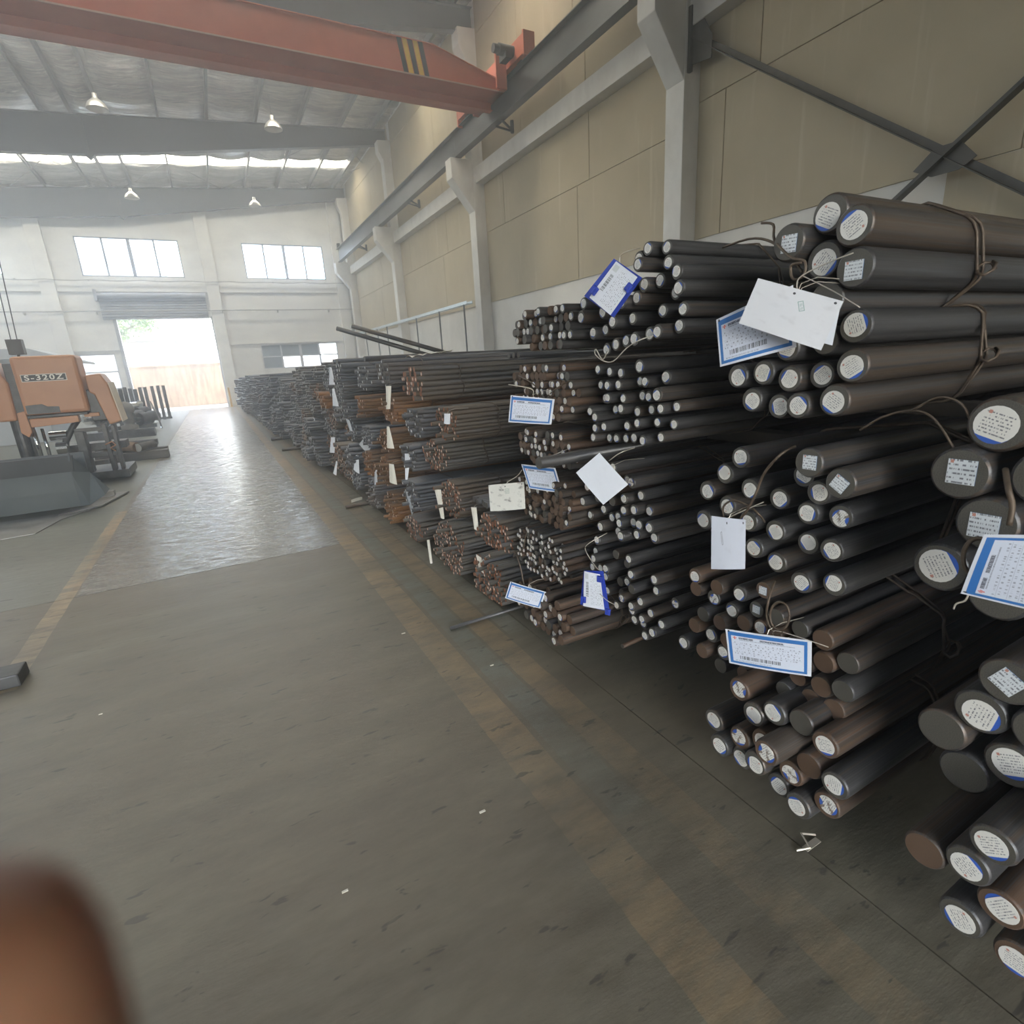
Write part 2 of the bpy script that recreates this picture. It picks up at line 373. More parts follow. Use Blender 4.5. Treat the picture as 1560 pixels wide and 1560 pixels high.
# right wall: masonry, white plinth below and tan boards above
w = MB(); w.box(XR, XR+.24, YB, YF+.2, 0, zroof(XR)+.3); wall_r = struct('wall_right', w, M_WHITE)
plinth = MB()
for k in range(-2, 5):
    y0 = -.33 + 8*k + .2
    plinth.box(XR-.004, XR, max(y0, YB), min(y0+7.6, YF), 0, .1)
def panel(y0, y1, z0, z1):
    if y1 - y0 < .06: return
    b = MB(); gp = .006; x0 = XR-.028; c = .004
    b.prism([(y0+gp, z0+gp), (y1-gp, z0+gp), (y1-gp, z1-gp), (y0+gp, z1-gp)], 'x', x0+c, XR)
    b.prism([(y0+gp+c, z0+gp+c), (y1-gp-c, z0+gp+c), (y1-gp-c, z1-gp-c), (y0+gp+c, z1-gp-c)], 'x', x0, x0+c)
    b.build('wall_panel', M_BOARD, wall_r)
for k in range(-1, 4):
    ya = -.13 + 8*k; yb = ya + 7.6
    ya = max(ya, YB); yb = min(yb, YF)
    off = .14 if k == 0 else 0
    rows = [(3.28+off, 5.2+.28*(k == 0)), (5.2+.28*(k == 0), 6.46), (6.86, 8.1), (8.1, 10.02), (10.02, 10.80)]
    for r, (z0, z1) in enumerate(rows):
        cuts = [ya] + [q for q in ([ya+3.15, ya+7.05] if r == 0 and k == 0 else [ya+3.05] if r == 0 else [ya+2.6, ya+6.45] if r == 1 else [ya+1.9+r*.4, ya+5.4] )] + [yb]
        if k == 0 and r == 0:
            panel(ya, 3.68, 2.15, 3.28+off)
        for a, b_ in zip(cuts[:-1], cuts[1:]): panel(a, min(b_, yb), z0, z1)
# columns with crane corbels
CY = [-8.33, -.33, 7.67, 15.67, 23.67, 31.7]
for n_, y in enumerate(CY):
    b = MB(); b.box(7.50, XR, y-.205, y+.205, 0, 9.0)
    b.prism([(7.50, 5.75), (7.50, 7.05), (6.86, 7.05), (6.86, 6.55)], 'y', y-.20, y+.20)   # corbel
    b.prism([(XR, 9.0), (7.50, 9.0), (7.50, 9.45), (7.33, 9.75), (7.33, 10.13), (XR, 10.17)], 'y', y-.20, y+.20)
    c = struct('column_%d' % (n_+1), b, M_CONC, recalc=True, bevel=.012)
for k in range(5):
    b = MB(); b.box(7.58, XR, CY[k]+.205, CY[k+1]-.205, 6.46, 6.86); struct('trim_%d' % (k+1), b, M_CONC, bevel=.01)

# far wall with door and windows
M_FAR = m_mottled('grey_white_plaster', (.70,.70,.69), (.80,.80,.78), .8, .9, stretch=(1, 1, 2.0))
holes = [(-3.46, .50, 0, 4.42), (-4.33, -.27, 6.30, 7.97), (2.50, 6.44, 6.30, 7.97), (-11.2, -7.1, 6.30, 7.97), (2.57, 6.53, 1.80, 3.05), (-5.25, -3.85, 1.25, 2.88), (-11.5, -8.5, 1.25, 2.88)]
xe = sorted(set([XL] + [h[0] for h in holes] + [h[1] for h in holes] + [XR])); ze = sorted(set([0] + [h[2] for h in holes] + [h[3] for h in holes] + [11.0]))
w = MB()
for i in range(len(xe)-1):
    run = None
    for j in range(len(ze)-1):
        xm, zm = (xe[i]+xe[i+1])/2, (ze[j]+ze[j+1])/2
        solid = not any(h[0] < xm < h[1] and h[2] < zm < h[3] for h in holes)
        if solid: run = (run[0], ze[j+1]) if run else (ze[j], ze[j+1])
        if run and (not solid or j == len(ze)-2): w.box(xe[i], xe[i+1], YF, YF+.24, run[0], run[1]); run = None
wall_f = struct('wall_far', w, M_FAR)
b = MB(); b.box(XL, XR, YF-.10, YF, 5.62, 6.02); struct('trim_6', b, M_FAR, bevel=.01)
b = MB(); b.box(XL, XR, YF-.08, YF, 3.95+.6, 4.85); 
b2 = MB(); b2.box(.55, XR, YF-.08, YF, 3.10, 3.16); b2.box(XL, -3.6, YF-.08, YF, 3.02, 3.08); struct('trim_7', b2, M_FAR)
for n_, x in enumerate((-12.1, -5.66, .84, 7.2)):
    b = MB(); b.box(x-.28, x+.28, YF-.22, YF, 0, 10.2 if x > 0 else 9.4); struct('column_%d' % (n_+7), b, M_FAR, bevel=.012)
M_FRAME = mat('pale_window_frame', (.62,.64,.68), .4); M_FRAMED = mat('grey_window_frame', (.30,.33,.38), .4)
def m_glass():
    m = bpy.data.materials.new('dusty_window_glass'); m.use_nodes = True; t = m.node_tree; t.nodes.clear()
    o = t.nodes.new('ShaderNodeOutputMaterial'); tr = t.nodes.new('ShaderNodeBsdfTransparent'); tr.inputs[0].default_value = (.90,.95,1,1)
    gl = t.nodes.new('ShaderNodeBsdfGlossy'); gl.inputs['Roughness'].default_value = .08; df = t.nodes.new('ShaderNodeBsdfTranslucent'); df.inputs[0].default_value = (.8,.85,.9,1)
    m1 = t.nodes.new('ShaderNodeMixShader'); m1.inputs[0].default_value = .05; m2 = t.nodes.new('ShaderNodeMixShader'); m2.inputs[0].default_value = .25
    t.links.new(tr.outputs[0], m2.inputs[1]); t.links.new(df.outputs[0], m2.inputs[2]); t.links.new(m2.outputs[0], m1.inputs[1]); t.links.new(gl.outputs[0], m1.inputs[2]); t.links.new(m1.outputs[0], o.inputs[0]); return m
M_GLASS = m_glass()
def window(n, x0, x1, z0, z1, nx, y, dark=None, nz=1, axis='y', frame=None):
    fr = MB(); t = .05; P = lambda a, b, c, d: fr.box(a, b, y-.03, y+.05, c, d) if axis == 'y' else fr.box(y-.03, y+.05, a, b, c, d)
    P(x0, x1, z0, z0+t); P(x0, x1, z1-t, z1)
    for i in range(nx+1):
        xx = x0 + (x1-x0)*i/nx; ww = t if i in (0, nx) else (.07 if i == nx//2 and nx == 4 else .04); P(max(x0, xx-ww), min(x1, xx+ww), z0, z1)
    for j in range(1, nz): zz = z0+(z1-z0)*j/nz; P(x0, x1, zz-.03, zz+.03)
    o = struct('window_%d' % n, fr, frame or M_FRAMED)
    for i in range(nx):
        for j in range(nz):
            a = x0+(x1-x0)*i/nx+.028; c = x0+(x1-x0)*(i+1)/nx-.028; d = z0+(z1-z0)*j/nz+.03; e = z0+(z1-z0)*(j+1)/nz-.03
            g = MB(); g.box(a, c, y+.005, y+.013, d, e) if axis == 'y' else g.box(y+.005, y+.013, a, c, d, e)
            q = g.build('pane', M_CURT if dark and (i, j) in dark else M_GLASS, o)
            if dark and (i, j) in dark: q['label'] = 'grey curtained pane'
M_CURT = mat('grey_blue_curtain', (.26,.31,.36), .8)
Y2 = YF+.06
window(1, -4.33, -.27, 6.30, 7.97, 4, Y2); window(2, 2.50, 6.44, 6.30, 7.97, 4, Y2); window(3, -11.2, -7.1, 6.30, 7.97, 4, Y2)
window(4, 2.57, 6.53, 1.80, 3.05, 4, Y2, {(0,0):1, (0,1):1, (1,1):1, (2,1):1}, 2, frame=M_FRAME)
window(5, -5.25, -3.85, 1.25, 2.88, 1, Y2, None, 2, frame=M_FRAME); window(6, -11.5, -8.5, 1.25, 2.88, 3, Y2, None, 2, frame=M_FRAME)
# roller door: half-rolled slat curtain over the opening, guide rails
M_SHUT = m_mottled('grey_shutter_steel', (.34,.36,.40), (.42,.44,.48), 2, .45, .4)
b = MB(); b.box(-3.60, -3.46, YF-.06, YF+.08, 0, 4.5); b.box(.50, .60, YF-.06, YF+.08, 0, 4.5); door = struct('door_1', b, M_SHUT)
for i in range(10):
    z = 4.40 + i*.115; b = MB(); b.prism([(YF-.10, z), (YF-.13, z+.03), (YF-.13, z+.075), (YF-.10, z+.105), (YF-.05, z+.105), (YF-.05, z)], 'x', -3.95+.02*(i > 7), .42); b.build('slat', M_SHUT, door)
b = MB(); b.cyl((-4.02, YF-.2, 5.45), (.45, YF-.2, 5.45), .13, 16); b.box(-4.06, -3.95, YF-.4, YF, 5.2, 5.7); b.build('shutter_drum', M_SHUT, door)
M_YEL = mat('yellow_guard_post', (.65,.42,.12), .6)
b = MB(); b.box(.62, .70, YF-.42, YF-.34, 0, .98); b.box(.58, .74, YF-.46, YF-.30, 0, .02); tag(b.build('guard_post', M_YEL), 'short yellow guard post at the right foot of the roller door', 'post')
# pipes on the far wall
M_PIPE = mat('grey_conduit', (.40,.40,.40), .5)
for z, nm, lab in ((6.12, 'cable', 'sagging dark cable run along the ledge under the high windows'), (4.76, 'conduit_pipe', 'thin grey pipe running level across the far wall above the door')):
    b = MB(); pts = [(XL + (XR-XL)*i/40, YF-.30, z - (.05*abs(math.sin(i*.9)) if nm == 'cable' else 0)) for i in range(41)]; b.tube(pts, .022 if z > 5 else .03, 6)
    for i in range(2, 40, 5): b.box(pts[i][0]-.02, pts[i][0]+.02, YF-.30, YF, z-.12 if z < 5 else z-.03, z+.02)
    tag(b.build(nm, M_PIPE), lab, 'pipe' if z < 5 else 'cable')
b = MB(); b.box(7.0, 7.12, YF-.2, YF-.1, 4.9, 5.6)
# unseen left and rear walls; windows and rear opening added for daylight
holesL = []
for k in range(5):
    y0 = -6.5+8*k; holesL += [(y0, y0+5.2, 6.3, 7.97)]
w = MB(); ye = sorted(set([YB] + [h[0] for h in holesL] + [h[1] for h in holesL] + [YF]))
for a, c in zip(ye[:-1], ye[1:]):
    if any(h[0] < (a+c)/2 < h[1] for h in holesL):
        for z0, z1 in ((0,6.3),(7.97,9.6)): w.box(XL-.24, XL, a, c, z0, z1)
    else: w.box(XL-.24, XL, a, c, 0, 9.6)
struct('wall_left', w, M_FAR)
for k in range(5):
    y0 = -6.5+8*k; window(7+k, y0, y0+5.2, 6.3, 7.97, 4, XL-.12, axis='x')
w = MB(); w.box(XL, -5.5, YB-.24, YB, 0, 11); w.box(.5, XR, YB-.24, YB, 0, 11); w.box(-5.5, .5, YB-.24, YB, 5, 11); struct('wall_rear', w, M_FAR)

# roof: foil-faced blankets between purlins, rafters, skylight strips
def m_foil():
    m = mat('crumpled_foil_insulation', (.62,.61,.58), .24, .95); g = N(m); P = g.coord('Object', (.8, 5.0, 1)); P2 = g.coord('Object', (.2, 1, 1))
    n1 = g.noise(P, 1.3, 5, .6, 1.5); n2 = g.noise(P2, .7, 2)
    g.color(g.ramp(g.math('ADD', g.math('MULTIPLY', n1, .6), g.math('MULTIPLY', n2, .4)), [(.38, (.34,.34,.34)), (.60, (.86,.85,.82))])); g.bump(g.math('ADD', g.math('MULTIPLY', n1, 1.0), g.math('MULTIPLY', n2, 2.5)), 1.0, .35); return m  # light and dark streaks and bands in the base colour imitate reflections
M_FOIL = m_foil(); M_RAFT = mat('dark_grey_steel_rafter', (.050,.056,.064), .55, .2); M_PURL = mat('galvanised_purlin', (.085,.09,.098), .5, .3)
M_SKY = mat('backlit_fibreglass', (.8,.75,.5), .5, 0, (1.0, .955, .82), SKYLIGHT)
SKYY = [12.2, 18.9, 28.85]; SW = .55  # the two nearer strips are unseen, added to light the hall
edges = [YB-.3]
for y in SKYY: edges += [y-SW, y+SW]
edges.append(YF+.3)
cl = MB(); PXC = [XL-.3, -12.4, -10.9, -9.35, -7.8, -6.3, -4.75, -3.22, -2.45, -1.62, -.03, 1.46, 3.04, 4.55, 6.08, 7.35, XR+.3]
wr = random.Random(3)
for i in range(0, len(edges), 2):
    a, c = edges[i], edges[i+1]; ny = int((c-a)/.13)
    for xa, xb in zip(PXC[:-1], PXC[1:]):
        base = len(cl.v); nx = 4; fold = [wr.gauss(0, 1) for _ in range(ny+1)]; fold2 = [wr.gauss(0, 1) for _ in range(ny+1)]
        for j in range(ny+1):
            y = a+(c-a)*j/ny
            for k in range(nx+1):
                u = k/nx; x = xa+(xb-xa)*u; e = math.sin(PI*u)
                cl.v.append((x, y, zroof(x) + .03 - e*(.085+.04*math.sin(y*1.3+xa)) + (fold[j]*(1-u)+fold2[j]*u)*.02*(.4+e)))
        for j in range(ny):
            for k in range(nx): q = base+j*(nx+1)+k; cl.f.append((q, q+nx+1, q+nx+2, q+1)); cl.m.append(0)
    cl.prism([(XL-.3, zroof(XL-.3)+.06), (XR+.3, zroof(XR+.3)+.06), (XR+.3, zroof(XR+.3)+.1), (XL-.3, zroof(XL-.3)+.1)], 'y', a, c)
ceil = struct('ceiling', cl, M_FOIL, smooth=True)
for y in SKYY:
    b = MB(); b.prism([(XL, zroof(XL)+.04), (XR-.35, zroof(XR-.35)+.04), (XR-.35, zroof(XR-.35)+.07), (XL, zroof(XL)+.07)], 'y', y-SW, y+SW); o = b.build('skylight_strip', M_SKY, ceil, recalc=True); o['label'] = 'backlit yellowish skylight strip'
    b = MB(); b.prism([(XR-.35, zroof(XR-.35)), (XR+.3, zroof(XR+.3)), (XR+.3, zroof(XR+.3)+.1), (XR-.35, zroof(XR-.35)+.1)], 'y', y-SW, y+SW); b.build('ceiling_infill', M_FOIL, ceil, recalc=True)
PX = [-12.4, -10.9, -9.35, -7.8, -6.3, -4.75, -3.22, -2.45, -1.62, -.03, 1.46, 3.04, 4.55, 6.08, 7.35]
for n_, x in enumerate(PX):
    b = MB(); z = zroof(x)
    for a, c in ((YB, 10.9), (11.0, YF-.2)):
        b.box(x-.035, x-.025, a, c, z-.21, z); b.box(x-.035, x+.035, a, c, z-.21, z-.195)
        b.box(x-.035, x+.035, a, c, z-.012, z)
    o = struct('purlin_%d' % (n_+1), b, M_PURL)
RY = [-8.3, -.33, 7.67, 15.67, 24.0, 31.9]
for n_, y in enumerate(RY):
    b = MB(); zt = lambda x: zroof(x) - .225
    top = [(XL, zt(XL)), (XR-.02, zt(XR))]; bot = [(XR-.02, 10.17), (-2.2, 8.76), (XL, 8.05)]
    b.prism(top+bot, 'y', y-.006, y+.006)
    for P in ([(XL, zt(XL)-.014), (XR-.02, zt(XR)-.014), (XR-.02, zt(XR)), (XL, zt(XL))], [(XR-.02, 10.155), (-2.2, 8.745), (-2.2, 8.76), (XR-.02, 10.17)], [(-2.2, 8.745), (XL, 8.035), (XL, 8.05), (-2.2, 8.76)]):
        b.prism(P, 'y', y-.12, y+.12)
    b.prism([(-2.35, 8.76), (-2.05, 8.77), (-2.2, 8.62)], 'y', y-.1, y+.1)
    b.box(-2.22, -2.18, y-.12, y+.12, 8.72, 9.85)
    struct('rafter_%d' % (n_+1), b, M_RAFT, recalc=True)
# wall brace rods under the last bay of roof
b = MB()
for x in range(-6, 7, 4): b.tube([(x, 24.2, zroof(x)-.3), (x+4, 31.7, zroof(x+4)-.3)], .012, 5); b.tube([(x+4, 24.2, zroof(x+4)-.3), (x, 31.7, zroof(x)-.3)], .012, 5)
struct('trim_8', b, M_PURL)

# X bracing on the right wall near bay
M_BRACE = m_mottled('black_painted_angle', (.030,.028,.024), (.055,.050,.042), 6, .5, .2)
br = thing('steel_cross_brace', (7.62, 3.6, 0.8), 'black steel cross brace with gusset plates on tan wall of nearest bay', 'brace')
for nm, p, q in (('brace_bar', (7.62, 7.42, 6.30), (7.62, -.1, .76)), ('brace_bar', (7.585, 7.42, .68), (7.585, -.1, 6.22))):
    b = MB(); b.beam(p, q, .012, .13, up=(1,0,0)); p2 = Vector(p)+Vector((.03,0,0)); b2 = b
    d = (Vector(q)-Vector(p)).normalized(); b.beam(Vector(p)+Vector((.035,0,.055)), Vector(q)+Vector((.035,0,.055)), .07, .012, up=(1,0,0)); b.build('brace_bar', M_BRACE, br)
b = MB(); b.prism([(3.30, 3.42), (3.48, 3.62), (3.72, 3.62), (3.92, 3.44), (3.72, 3.33), (3.45, 3.33)], 'x', 7.60, 7.61); b.build('gusset_plate', M_BRACE, br)
b = MB(); b.prism([(7.46, 5.95), (7.46, 6.65), (7.30, 6.65), (7.02, 6.18), (7.02, 5.88)], 'x', 7.60, 7.61); b.box(7.55, 7.61, 7.40, 7.465, 5.85, 6.72); b.build('gusset_plate', M_BRACE, br)

# cable tray frame along the right wall beyond the second column
M_TRAY = mat('galvanised_tray', (.55,.62,.66), .35, .5)
tr_ = thing('cable_tray', (7.32, 15.9, 3.3), 'pale galvanised cable tray on thin posts along right wall behind the stacks', 'cable tray')
b = MB(); b.box(7.22, 7.42, 15.9, 30.4, 3.29, 3.31); b.box(7.22, 7.235, 15.9, 30.4, 3.31, 3.38); b.box(7.405, 7.42, 15.9, 30.4, 3.31, 3.38); b.build('tray', M_TRAY, tr_)
for y in (16.1, 18.2, 20.6, 24.6, 26.2, 28.4):
    b = MB(); b.box(7.20, 7.24, y, y+.04, 0, 3.29); b.build('post', M_PURL, tr_)

# ------------------------------------------------------------------ crane
M_RED = m_mottled('orange_red_crane_paint', (.48,.115,.055), (.56,.15,.08), 1.5, .5, bump=.03)
M_DARKM = mat('dark_motor', (.05,.055,.06), .5, .3); M_BLK = mat('black_paint', (.015,.015,.016), .5); M_YP = mat('yellow_paint', (.75,.48,.05), .5)
rail = thing('crane_runway_beam', (7.1, 12, 7.06), 'dark steel crane runway beam carried on concrete corbels along right wall', 'beam')
M_RAIL = m_mottled('dark_runway_steel', (.075,.078,.078), (.12,.125,.125), 2, .42, .5, stretch=(1,.4,1))
for k in range(5):
    b = MB(); y0, y1 = CY[k]+.005, CY[k+1]-.005; y0 = max(y0, YB); y1 = min(y1, 31.55)
    b.box(7.095, 7.105, y0, y1, 7.075, 7.66); b.box(7.00, 7.20, y0, y1, 7.06, 7.075); b.box(6.98, 7.22, y0, y1, 7.66, 7.68)
    b.build('beam_section', M_RAIL, rail)
b = MB(); b.prism([(7.06, 7.68), (7.14, 7.68), (7.115, 7.70), (7.12, 7.73), (7.08, 7.73), (7.085, 7.70)], 'y', YB, 31.5); b.build('crane_rail', M_RAIL, rail)
b = MB(); b.box(7.03, 7.17, 31.35, 31.5, 7.73, 7.95); b.build('end_stop', M_DARKM, rail)
for y in (12.9, 19.7, 27.2):
    b = MB(); b.beam((7.12, y, 7.05), (7.45, y+.1, 6.92), .04, .04); b.beam((7.14, y+.35, 7.05), (7.47, y+.12, 6.90), .04, .04); b.cyl((7.45, y+.1, 6.86), (7.45, y+.1, 7.12), .045, 10); b.build('conductor_bracket', M_DARKM, rail)
cr = thing('overhead_crane', (0, 13.0, 7.4), 'orange red overhead travelling crane girder with striped end spanning the hall', 'crane')
ga, gb, gz0, gz1 = 12.45, 13.65, 7.40, 8.02
g1 = MB(); pf = [(XL+1.2, gz0), (6.95, gz0), (6.95, gz0+.20), (5.30, gz1), (XL+2.6, gz1), (XL+1.2, gz0+.2)]
g1.prism(pf, 'y', ga, ga+.02); g1.prism(pf, 'y', gb-.02, gb); g1.prism([(XL+1.2, gz0), (6.95, gz0), (6.95, gz0+.012), (XL+1.2, gz0+.012)], 'y', ga-.03, gb+.03)
g1.prism([(XL+2.6, gz1), (5.30, gz1), (5.30, gz1+.015), (XL+2.6, gz1+.015)], 'y', ga-.02, gb+.02); g1.prism([(5.30, gz1), (6.95, gz0+.20), (6.95, gz0+.215), (5.30, gz1+.015)], 'y', ga-.02, gb+.02)
g1.build('main_girder', M_RED, cr, recalc=True)
g1 = MB(); g1.box(XL+1.2, 6.9, 13.0, 13.02, gz0-.16, gz0); g1.box(XL+1.2, 6.9, 12.93, 13.09, gz0-.18, gz0-.16); g1.build('hoist_track', M_RED, cr)
b = MB(); b.box(XL+1.2, 6.95, ga-.035, ga-.025, gz0-.005, gz0+.02); b.build('weld_seam', mat('pale_seam', (.5,.32,.27), .6), cr)
for i in range(5):
    x = 4.62 + i*.115; b = MB(); b.prism([(x-.10, gz1), (x+.0, gz1), (x+.10, gz0+.03), (x+.0, gz0+.03)], 'y', ga-.004, ga-.001); b.build('warning_stripe', M_BLK if i % 2 == 0 else M_YP, cr)
et = MB(); et.box(6.97, 7.23, 11.55, 15.05, 7.78, 8.14); et.box(6.96, 7.24, 11.5, 11.56, 7.74, 8.18); et.box(6.96, 7.24, 15.04, 15.1, 7.62, 8.16); e_ = et.build('end_truck', M_RED, cr, bevel=.01)
et = MB(); et.box(6.80, 6.96, 12.3, 13.8, 7.4, 8.0); et.prism([(12.28, 7.4), (12.34, 7.4), (12.34, 8.12), (12.28, 8.12)], 'x', 6.7, 6.965); et.build('girder_bracket', M_RED, cr, bevel=.01)
for y in (11.9, 14.7):
    b = MB(); b.cyl((7.06, y, 7.86), (7.14, y, 7.86), .13, 20); b.build('wheel', M_DARKM, cr)
b = MB(); b.cyl((6.62, 12.0, 7.98), (6.97, 12.0, 7.98), .11, 16); b.cyl((6.50, 12.0, 7.98), (6.62, 12.0, 7.98), .085, 16); b.box(6.72, 6.88, 11.85, 12.15, 7.80, 7.92); b.build('travel_motor', M_DARKM, cr, smooth=False)
b = MB(); b.box(-3.1, -2.4, 12.75, 13.3, 6.85, 7.18); b.cyl((-3.3, 13.02, 6.95), (-2.2, 13.02, 6.95), .2, 18); b.build('hoist_trolley', M_RED, cr)
b = MB(); b.tube([(-2.78, 12.95, 6.8), (-2.80, 12.1, 2.35)], .008, 5); b.tube([(-2.66, 12.95, 6.8), (-2.72, 12.1, 2.35)], .008, 5); b.build('hoist_rope', M_DARKM, cr)
b = MB(); b.box(-2.86, -2.66, 12.02, 12.18, 2.12, 2.36); b.tube([(-2.76, 12.1, 2.12), (-2.76, 12.1, 2.02), (-2.70, 12.1, 1.96), (-2.76, 12.1, 1.92), (-2.82, 12.1, 1.97)], .02, 8); b.build('hook_block', M_BRACE, cr)

# ------------------------------------------------------------------ pendant lamps
M_SHADE = mat('spun_aluminium_shade', (.48,.47,.44), .35, .7); M_BULB = mat('unlit_glass_bulb', (.75,.75,.72), .15)
for i, (x, y, lab) in enumerate(((-1.40, 19.9, 'bell-shaped aluminium pendant lamp, left of the pair before the lit rafter'), (2.98, 19.7, 'bell-shaped aluminium pendant lamp, right of the pair before the lit rafter'), (-1.52, 28.4, 'small bell-shaped pendant lamp above the left high window'), (3.02, 28.3, 'small bell-shaped pendant lamp above the right high window'))):
    L = thing('pendant_lamp', (x, y, 8.8), lab, 'lamp'); zc = 8.80
    b = MB(); b.lathe([(.26, -.14), (.25, -.10), (.20, .0), (.10, .08), (.06, .12), (.06, .22), (.0, .23)], (x, y, zc), 24); b.lathe([(.255, -.14), (.245, -.10), (.195, -.01), (.09, .07), (.0, .08)], (x, y, zc), 24); b.build('lamp_shade', M_SHADE, L, smooth=True)
    b = MB(); b.lathe([(.0, -.06), (.05, -.03), (.06, .02), (.03, .07)], (x, y, zc), 12); b.build('bulb', M_BULB, L, smooth=True)
    b = MB(); b.tube([(x, y, zc+.22), (x, y, zroof(x)+.02)], .008, 5); b.build('cord', M_DARKM, L)
# ------------------------------------------------------------------ bars, labels, bundles
XEND = 7.30
def bar_mesh(nm, n, side, end, L=5.75):
    b = MB(); rings = [(0, .88), (.004, .96), (.010, 1.0), (L, 1.0)] if n > 16 else [(0, .93), (.005, 1.0), (L, 1.0)]
    for x, r in rings:
        for j in range(n): t = 2*PI*j/n; b.v.append((x, r*math.cos(t), r*math.sin(t)))
    for i in range(len(rings)-1):
        for j in range(n): b.f.append((i*n+j, i*n+(j+1) % n, (i+1)*n+(j+1) % n, (i+1)*n+j)); b.m.append(0)
    b.f.append(tuple(range(n))[::-1]); b.m.append(1); k = len(rings)-1; b.f.append(tuple(k*n+j for j in range(n))); b.m.append(1)
    me = b.mesh(nm, [side, end], True)
    bm = bmesh.new(); bm.from_mesh(me); bmesh.ops.recalc_face_normals(bm, faces=bm.faces)
    for f in bm.faces:
        if f.material_index == 1: f.smooth = False
    for e in bm.edges:
        if len(e.link_faces) == 2 and e.link_faces[0].material_index != e.link_faces[1].material_index: e.smooth = False
    bm.to_mesh(me); bm.free(); return me
BM = {(0, 0): bar_mesh('round_bar', 28, M_BAR, M_END), (1, 0): bar_mesh('round_bar', 28, M_BARR, M_ENDR), (0, 1): bar_mesh('round_bar', 14, M_BAR, M_END), (1, 1): bar_mesh('round_bar', 14, M_BARR, M_ENDR)}
def label_mesh(kind):
    b = MB(); b.uv = []; pts = []
    if kind == 'square': pts = [(-.46,-.46),(.46,-.46),(.46,.46),(-.46,.46)]
    else:
        for i in range(22):
            t = 2*PI*i/22; y, z = .67*math.cos(t), .67*math.sin(t)
            if z < -.52: z = -.52
            if kind == 'torn' and i in (3, 4, 5): y, z = y*.55, z*.5
            pts.append((y, z))
    n = len(pts)
    if kind != 'square':   # the blue lower edge of the sticker showing beside the white disc
        q = [(.65*math.cos(2*PI*i/22), .65*math.sin(2*PI*i/22)-.05) for i in range(22)]
        b.v += [(-.0006, y, z) for y, z in q]; b.f.append(tuple(range(22))[::-1]); b.m.append(1); b.uv += [(.5,.5)]*22
    o = len(b.v); b.v += [(-.0014, y, z) for y, z in pts]; b.v += [(-.0002, y, z) for y, z in pts]
    b.f.append(tuple(o+i for i in range(n))[::-1]); b.m.append(0); b.uv += [(.5-p[0]/1.34, .5+p[1]/1.34) for p in pts][::-1]
    for i in range(n): b.f.append((o+i, o+(i+1) % n, o+n+(i+1) % n, o+n+i)); b.m.append(0); b.uv += [(.02,.02)]*4
    return b.mesh('end_label', [{'square': M_LABS, 'torn': M_LABT}.get(kind, M_LAB), M_BLUEP])
LM = {k: label_mesh(k) for k in ('round', 'torn', 'square')}
KIND = {'r': 'round', 't': 'torn', 's': 'square'}
def add_bar(root, x, y, z, r, rust, typ, big, lab_rot=None, bare_lab=None):
    o = bpy.data.objects.new('round_bar', BM[(rust, 0 if big else 1)]); COL.objects.link(o); o.parent = root
    o.location = (x - root.location.x, y - root.location.y, z - root.location.z); o.scale = ((XEND-x)/5.75, r, r)
    if typ != 'n':
        l = bpy.data.objects.new('end_label', LM[KIND[typ]]); COL.objects.link(l); l.parent = o
        l.rotation_euler = (random.choice((0, .05, -.08, .55, 0)) if typ == 's' else random.uniform(-2.6, 2.6), 0, 0)
        l.location = (0, random.uniform(-.1, .1), random.uniform(-.12, .12))
        if typ == 'r' and not big: l.scale = (1, .95, .95)
    return o
def hull_loop(circ, off=.006, n=14):
    P = sorted({(round(y+(r+off)*math.cos(2*PI*i/n), 4), round(z+(r+off)*math.sin(2*PI*i/n), 4)) for y, z, r in circ for i in range(n)})
    def cross(o, a, b): return (a[0]-o[0])*(b[1]-o[1])-(a[1]-o[1])*(b[0]-o[0])
    lo = []
    for p in P:
        while len(lo) > 1 and cross(lo[-2], lo[-1], p) <= 0: lo.pop()
        lo.append(p)
    up = []
    for p in P[::-1]:
        while len(up) > 1 and cross(up[-2], up[-1], p) <= 0: up.pop()
        up.append(p)
    return lo[:-1] + up[:-1]
def binding(root, circ, x, mm=M_WIREM, r=.004, strands=2):
    h = hull_loop(circ); b = MB()
    for s in range(strands):
        pts = [(x + s*.022 + .02*math.sin(i*.7+s), p[0], p[1]) for i, p in enumerate(h)]
        b.tube(pts, r, 6, closed=True)
    top = max(h, key=lambda p: p[1]); kx = x+.02
    if strands > 1:
        q = [(kx, h[0][0], h[0][1]+.01)]
        kn = [(kx+.03*math.cos(t*.9), h[0][0]-.015-.02*math.sin(t*.9), h[0][1]+.02*math.cos(t)) for t in range(9)]; b.tube(kn, r, 6)
    b.build('binding_wire', mm, root, smooth=True)
CIRC = {}
def add_circ(y, z, r): CIRC.setdefault(round(y/.7), []).append((y, z, r))

